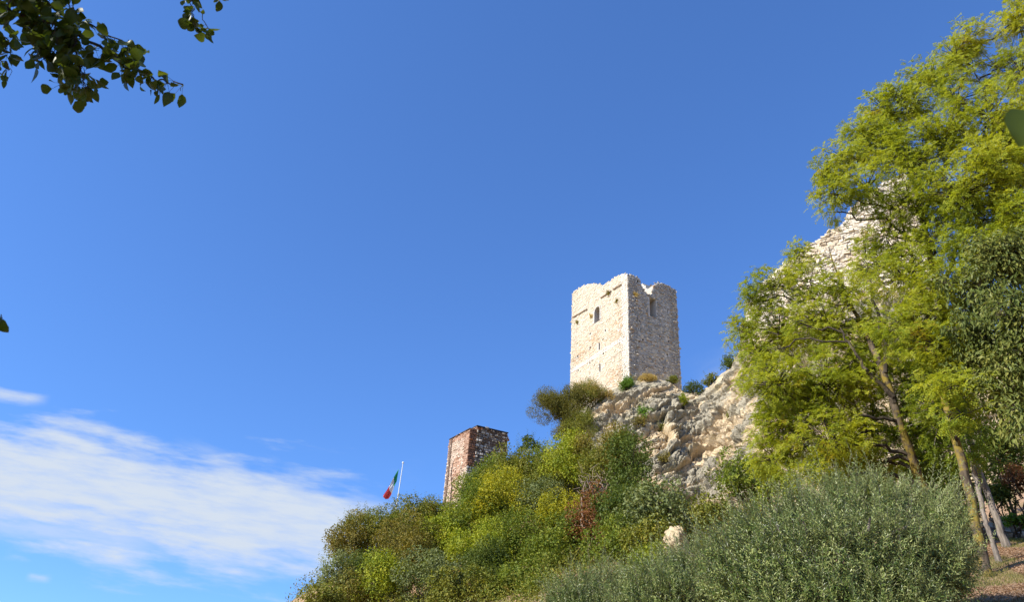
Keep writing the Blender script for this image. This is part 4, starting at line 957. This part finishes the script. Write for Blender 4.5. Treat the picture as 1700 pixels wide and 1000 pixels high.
LD = [(1655, 425, 44, 36, 15.5, 1.2), (1700, 430, 40, 50, 15, .9), (1635, 490, 42, 44, 15.5, .9), (1690, 520, 44, 50, 15, 1.0), (1600, 545, 34, 34, 15.8, .6), (1645, 570, 42, 36, 15.5, .9), (1610, 610, 34, 26, 15.8, .55), (1690, 610, 40, 44, 15, .9), (1660, 650, 44, 34, 15.3, .7), (1700, 690, 30, 40, 15, .7), (1570, 470, 20, 22, 16, .4), (1740, 560, 60, 80, 15, .7)]
tree('dark_leaved_tree', 'darker tree with long hanging leaves at the right edge of the picture', [(1800, 850, 15, .16), (1785, 760, 15, .15), (1765, 660, 15, .13), (1735, 570, 15, .10), (1710, 490, 15.1, .06), (1695, 420, 15.2, .02)], LD, 'darkleaf', 'bark_dark', lance, 24, 1.9)

# second slim grey trunk foot beside the yellow trunk
rng = np.random.default_rng(61); st_ = [(1653, 910, 16.9, .06), (1640, 880, 16.9, .05), (1632, 850, 16.9, .05), (1622, 800, 17, .06), (1612, 760, 17.1, .04), (1600, 715, 17.2, .015)]
tree('slender_tree', 'thin grey sapling trunk rising just behind the yellow lichen trunk', st_, [(1615, 770, 22, 22, 17.1, .5), (1600, 735, 20, 22, 17.2, .6)], 'robinia_deep', 'bark_grey', feathery, 62, .8)

# ------------------------------------------------------------------ olive trees
def olive(label, px, py, rx, ry, Y, nsh, seed, lobes, leaf=(.075, .019), per=26, basepx=None):
    rng = np.random.default_rng(seed); c = P(px, py, Y); k = mpp(c); R = np.array([rx * k, rx * k * .8, ry * k])
    bs = P(basepx or px, py + ry, Y); base = np.array([bs[0], bs[1], ground(bs[0], bs[1])]); root = empty('olive_tree', base, label, 'tree', 'olive trees')
    lc = np.array([P(x_, y_ + 10, Y + dy_) for x_, y_, r1, r2, dy_ in lobes]); lR = np.array([[r1 * k, (r1 + r2) * .5 * k, r2 * k] for x_, y_, r1, r2, dy_ in lobes]); lr = lR.mean(1)
    wi = rng.choice(len(lc), nsh, p=lr ** 2 / (lr ** 2).sum()); d = rdirs(rng, nsh); sb = lc[wi] + d * (rng.uniform(.4, 1.0, nsh) ** .6)[:, None] * lR[wi] - np.array([0, 0, .14])
    dv = nrm((sb - c) / R * np.array([.45, .45, .15]) + np.array([0, 0, .62]) + rdirs(rng, nsh) * .36); tip = (d[:, 2] > .3)
    ln = rng.uniform(.22, .5, nsh) * np.where(tip, rng.choice([1, 1, 1.5, 2.0], nsh), 1)
    b = Bag(); b.add(*shoot_leaves(rng, sb, dv, ln, per, leaf[0], leaf[1], ang=.5))
    lo = (d[:, 2] < .5) & ~tip; h = nrm(d[lo] * .8 + rdirs(rng, lo.sum()) * .6 + np.array([0, 0, -.1])); b.add(*shoot_leaves(rng, sb[lo], h, rng.uniform(.2, .45, lo.sum()), per // 2, leaf[0], leaf[1], ang=.6, droop=.4))
    mesh('crown', *b.get(), M['olive'], root)
    tb = Bag(); fork = base + np.array([0, 0, max(.5, (c[2] - R[2] * .55 - base[2]))]); tb.add(*limb(rng, base, fork, .17, .12, 0, 8, .03, 9)); mesh('trunk', *tb.get(), M['bark_grey'], root, smooth=True)
    lb = Bag()
    for q in range(10): dd_ = rdirs(rng, 1)[0]; dd_[2] = abs(dd_[2]) * .8; lb.add(*limb(rng, fork, c + dd_ * R * .7, .055, .015, .04))
    i = rng.choice(len(sb), 260); lb.add(*twigs(c + (sb[i] - c) * .45, sb[i], .008)); lb.add(*twigs(sb[::2], (sb + dv * ln[:, None])[::2], .0035)); mesh('limbs', *lb.get(), M['bark_grey'], root)
    return root


olive('large rounded silver-green olive tree filling the lower right foreground', 1402, 930, 215, 140, 12.5, 4300, 41, [(1215, 915, 46, 40, .2), (1270, 870, 50, 42, .5), (1330, 848, 46, 40, .3), (1385, 832, 46, 44, .6), (1440, 826, 48, 40, .2), (1500, 828, 46, 38, .5), (1555, 842, 42, 42, .2), (1572, 890, 34, 44, .1), (1235, 965, 54, 44, -.1), (1310, 920, 60, 48, -.3), (1390, 905, 60, 52, -.4), (1465, 900, 60, 50, -.4), (1535, 915, 52, 50, -.3), (1556, 950, 38, 34, -.2), (1300, 1000, 70, 50, -.5), (1400, 990, 80, 50, -.7), (1490, 985, 66, 46, -.6), (1510, 985, 40, 30, -.4)], leaf=(.086, .023), per=26)
olive('pale olive tree left of the large one beside the cream boulder', 1140, 985, 85, 72, 17, 1800, 42, [(1075, 962, 34, 34, 0), (1120, 938, 40, 34, .3), (1165, 925, 40, 36, .4), (1200, 955, 40, 44, 0), (1060, 1005, 44, 36, -.3), (1130, 990, 54, 44, -.4), (1195, 1005, 50, 40, -.4)], leaf=(.085, .022))
olive('small pale olive tree at the bottom edge left of the yellow-green shrub', 975, 1000, 62, 48, 21, 1300, 43, [(935, 992, 26, 28, 0), (965, 968, 30, 28, .2), (1003, 958, 34, 28, .2), (1035, 975, 30, 32, 0), (960, 1008, 44, 34, -.3), (1015, 1005, 44, 34, -.3)], leaf=(.095, .025))

# ------------------------------------------------------------------ terrace wall, grass and litter on the right
rng = np.random.default_rng(51)
T0 = P(1632, 868, 21.5); T1 = P(1790, 840, 24); eT = nrm((T1 - T0) * [1, 1, 0]); LT = float((T1 - T0) @ eT); T0[2] = ground(T0[0], T0[1]) - .3
tw = empty('terrace_wall', T0, 'rough dry stone terrace wall in the shade behind the leaning trunks', 'wall')
kt = masonry(T0, eT, LT, T0[2], [(0, T0[2] + 1.0), (1.2, T0[2] + 1.45), (LT, T0[2] + 1.9)], [], rng, lambda s, z, r: np.array([0.42, 0.37, 0.30]) * r.uniform(.45, 1.25, (len(s), 1)), course=(.14, .3), wid=(.18, .5), prot=.09, thick=.5, cell=.15, gap=.03)
wallobj('wall', *kt, [M['rubble'], M['darkmortar']], tw, (.1, .08, .06))
n = 26000; px_, py_ = rng.uniform(1520, 1730, n), rng.uniform(880, 1030, n)
q = np.array([P(a, c, 15) for a, c in zip(px_, py_)]); Yg = rng.uniform(12.5, 21, n); xg = np.c_[q[:, 0] * Yg / 15, Yg]; zg = gz(xg) + .02
dens_ = vnoise(np.c_[xg * 1.3, xg[:, :1] * 0], 4) > .52; kx = np.nonzero(dens_)[0]
gd = nrm(rdirs(rng, len(kx)) * .6 + np.array([0, 0, 1.0])); tag(mesh('grass', *leaves(np.c_[xg, zg][kx], gd, rdirs(rng, len(kx)), rng.uniform(.03, .085, len(kx)), .009), leaf_mat('short turf', [(.08, .10, .02), (.17, .17, .04), (.32, .25, .1)], .3)), 'short patchy green and straw grass on the slope', 'grass', kind='stuff')
kx = np.nonzero(~dens_)[0][:9000]
tag(mesh('fallen_leaves', *leaves(np.c_[xg, zg + .012][kx], rdirs(rng, len(kx)) * [1, 1, .2], rdirs(rng, len(kx)) * .4 + np.array([0, 0, 1.0]), rng.uniform(.025, .06, len(kx)), rng.uniform(.015, .03, len(kx))), leaf_mat('dry fallen leaves', [(.20, .10, .05), (.34, .21, .12), (.50, .36, .22)], .1)), 'dry brown fallen leaves scattered over the slope', 'fallen leaves', kind='stuff')

# ------------------------------------------------------------------ the near fruit tree overhanging the top left
def broad(rng, p, d, n, L, Wd, curl, serr=.06):
    """broad curled leaves, each a folded blade of 2 x 6 panels"""
    k = len(p); d = nrm(d); s = nrm(np.cross(d, n)); n = np.cross(s, d); T = np.linspace(0, 1, 7); prof = np.array([.10, .72, .98, 1.0, .82, .48, .02])
    rows = []
    for ti, w_ in zip(T, prof):
        th = curl * ti; f_ = np.sin(th) / np.maximum(np.abs(curl), .05) * np.sign(curl + 1e-9); g_ = (1 - np.cos(th)) / np.where(np.abs(curl) < .05, .05, curl)
        m = p + d * (L * f_)[:, None] - n * (L * g_)[:, None]; jig = 1 + rng.normal(0, serr, (k, 2)); fold = .28 + rng.normal(0, .05, k)
        lft = m - s * (Wd * .5 * w_ * jig[:, 0])[:, None] + n * (Wd * w_ * fold * .5)[:, None]; rgt = m + s * (Wd * .5 * w_ * jig[:, 1])[:, None] + n * (Wd * w_ * fold * .5)[:, None]
        rows.append(np.stack([lft, m, rgt], 1))
    V = np.stack(rows, 1).reshape(k, 21, 3); f = [[a * 3 + c, a * 3 + c + 1, a * 3 + c + 4, a * 3 + c + 3] for a in range(6) for c in (0, 1)]
    F = (np.array(f)[None] + np.arange(k)[:, None, None] * 21).reshape(-1, 4); return V.reshape(-1, 3), F


rng = np.random.default_rng(71); tbp = np.array([-5.2, 0.6, ground(-5.2, .6)])
apple = empty('fruit_tree', tbp, 'dark leafy branches of a near tree hanging into the top left corner', 'tree')
b = Bag(); top_ = tbp + np.array([.3, .3, 4.6]); b.add(*limb(rng, tbp - [0, 0, .1], top_, .2, .12, 0, 10, .03, 10)); mesh('trunk', *b.get(), M['bark_dark'], apple, smooth=True)
br = Bag(); lv = Bag()


def spray(path, r0, nleaf, L=.062, spread=.06, hang=.6, off=0):
    q = np.array([P(a, c, y) for a, c, y in path]); m = len(q) * 6; s = np.linspace(0, len(q) - 1, m); q2 = np.stack([np.interp(s, np.arange(len(q)), q[:, i]) for i in range(3)], 1); q2[1:-1] += rng.normal(0, .006, (m - 2, 3))
    br.add(*tube(q2, np.linspace(r0, r0 * .3, m), 6)); k = int(nleaf * 1.75); L = L * 1.18; j = rng.integers(0, m, k); p0 = q2[j]; sd_ = rdirs(rng, k); p = p0 + sd_ * rng.uniform(.3, 1, (k, 1)) * spread + np.array([0, 0, -spread * .4])
    br.add(*twigs(p0, p, .0013)); d = nrm(sd_ * .5 + rdirs(rng, k) * .5 + np.array([0, 0, -hang])); n = nrm(rdirs(rng, k) + np.array([0, -.4, .2]))
    Lr = L * rng.uniform(.55, 1.25, k); lv.add(*broad(rng, p, d, n, Lr, Lr * rng.uniform(.5, .8, k), rng.choice([.2, .6, 1.3, 2.2], k) * rng.choice([-1, 1], k)))
    return q2


E0 = (-160, -60, 2.3)
spray([E0, (0, 12, 2.55), (60, 28, 2.6), (120, 52, 2.65), (160, 74, 2.7), (195, 95, 2.72), (222, 112, 2.75), (262, 133, 2.8), (304, 140, 2.82)], .011, 74)
spray([E0, (-40, -30, 2.5), (40, -8, 2.6), (90, 10, 2.7), (130, 32, 2.75), (165, 48, 2.8), (200, 68, 2.8), (236, 78, 2.82)], .008, 60)
spray([(60, 28, 2.6), (66, 62, 2.62), (72, 98, 2.62)], .004, 34)
spray([(90, 40, 2.6), (96, 70, 2.6), (92, 90, 2.6)], .003, 22)
spray([(120, 52, 2.65), (128, 96, 2.66), (138, 122, 2.66), (145, 148, 2.66)], .005, 62, spread=.07)
spray([(136, 112, 2.66), (112, 128, 2.66), (104, 142, 2.66)], .0025, 10, L=.045)
spray([E0, (-30, 20, 2.4), (8, 60, 2.5), (12, 88, 2.5)], .006, 34); spray([(-30, 100, 2.4), (6, 100, 2.45), (20, 118, 2.45)], .003, 9, L=.05); spray([(-40, 115, 2.4), (-5, 135, 2.4)], .003, 5)
spray([E0, (-60, -40, 2.4), (10, 8, 2.5), (60, -10, 2.55), (110, -8, 2.6), (125, 22, 2.6)], .006, 66)
spray([(300, -60, 2.6), (312, -20, 2.62), (318, 14, 2.62), (322, 40, 2.62)], .004, 20, L=.052, spread=.03); spray([(312, -20, 2.62), (330, 12, 2.62), (342, 45, 2.62), (344, 56, 2.62)], .003, 9, L=.045, spread=.02); spray([(330, -40, 2.62), (356, -8, 2.62), (378, -2, 2.62)], .003, 6, L=.05, spread=.02)
spray([(-60, 520, 2.0), (-20, 515, 2.0), (2, 522, 2.0)], .003, 5, L=.04, spread=.025); spray([(222, 112, 2.75), (232, 90, 2.76)], .002, 3, L=.06, spread=.02)
# boughs back to the trunk and the rest of the crown, which shades the sprays
for tgt in (P(*E0), P(300, -60, 2.6), P(-60, 520, 2.0), P(-30, 100, 2.4), P(-40, 115, 2.4), P(330, -40, 2.62)): br.add(*limb(rng, top_ - [0, 0, rng.uniform(0, 2.2)], tgt, .05, .008, .05, 10, .03, 7))
for c, R in (((-5.0, 0.0, 6.3), 1.9), ((-4.0, .6, 7.6), 1.7), ((-6.2, -.6, 5.2), 1.7), ((-3.2, .9, 7.2), 1.1), ((-2.9, .0, 5.9), 1.2), ((-4.2, 1.0, 5.2), 0.9)):
    c = np.array(c); n = int(700 * R * R); d = rdirs(rng, n); p = c + d * R * rng.random((n, 1)) ** .5; u_, v_ = np.array([Q(x) for x in p]).T; fwd = (p - CAMP) @ Fw
    keep = ~((fwd > 0) & (u_ > -60) & (v_ > -60)); p, d = p[keep], d[keep]; k = len(p); lv.add(*broad(rng, p, rdirs(rng, k) + [0, 0, -.6], rdirs(rng, k) + [0, 0, .8], rng.uniform(.06, .1, k), rng.uniform(.04, .07, k), rng.uniform(-.8, .8, k)))
    br.add(*limb(rng, top_, c, .07, .02, .05, 9, .04, 6)); br.add(*twigs(np.repeat(c[None], 60, 0), c + rdirs(rng, 60) * R * .8, .006))
mesh('branches', *br.get(), M['bark_dark'], apple); mesh('leaves', *lv.get(), M['apple'], apple, smooth=True)
# one leaf of a near plant at the right edge
rng = np.random.default_rng(72); sbz = np.array([1.35, .55, ground(1.35, .55)]); sapl = empty('young_sapling', sbz, 'near sapling whose one blurred green leaf enters at the right edge', 'sapling')
lt = P(1709, 184, .80); b = Bag(); b.add(*limb(rng, sbz - [0, 0, .05], np.array([1.15, .75, 2.75]), .014, .008, 0, 10, .02, 8)); b.add(*limb(rng, np.array([1.15, .75, 2.75]), P(1730, 150, .82), .007, .003, .03)); b.add(*limb(rng, P(1730, 150, .82), lt, .0025, .0015, .03)); mesh('stem', *b.get(), M['bark_dark'], sapl)
p = np.array([lt, P(1790, 60, .9), P(1800, 260, .9), P(1850, 150, .8)]); d = np.array([P(1694, 250, .80) - lt, [.3, .2, .5], [.5, .1, -.6], [.7, .2, .1]]); nn = np.array([list(-ray(1690, 215) + np.array([.1, 0, 0])), [0, -1, .2], [.1, -1, .2], [0, -.8, .5]])
mesh('leaves', *broad(rng, p, d, nn, np.array([.062, .09, .09, .09]), np.array([.058, .055, .05, .05]), np.array([.6, .4, .7, .3])), M['apple'], sapl, smooth=True)
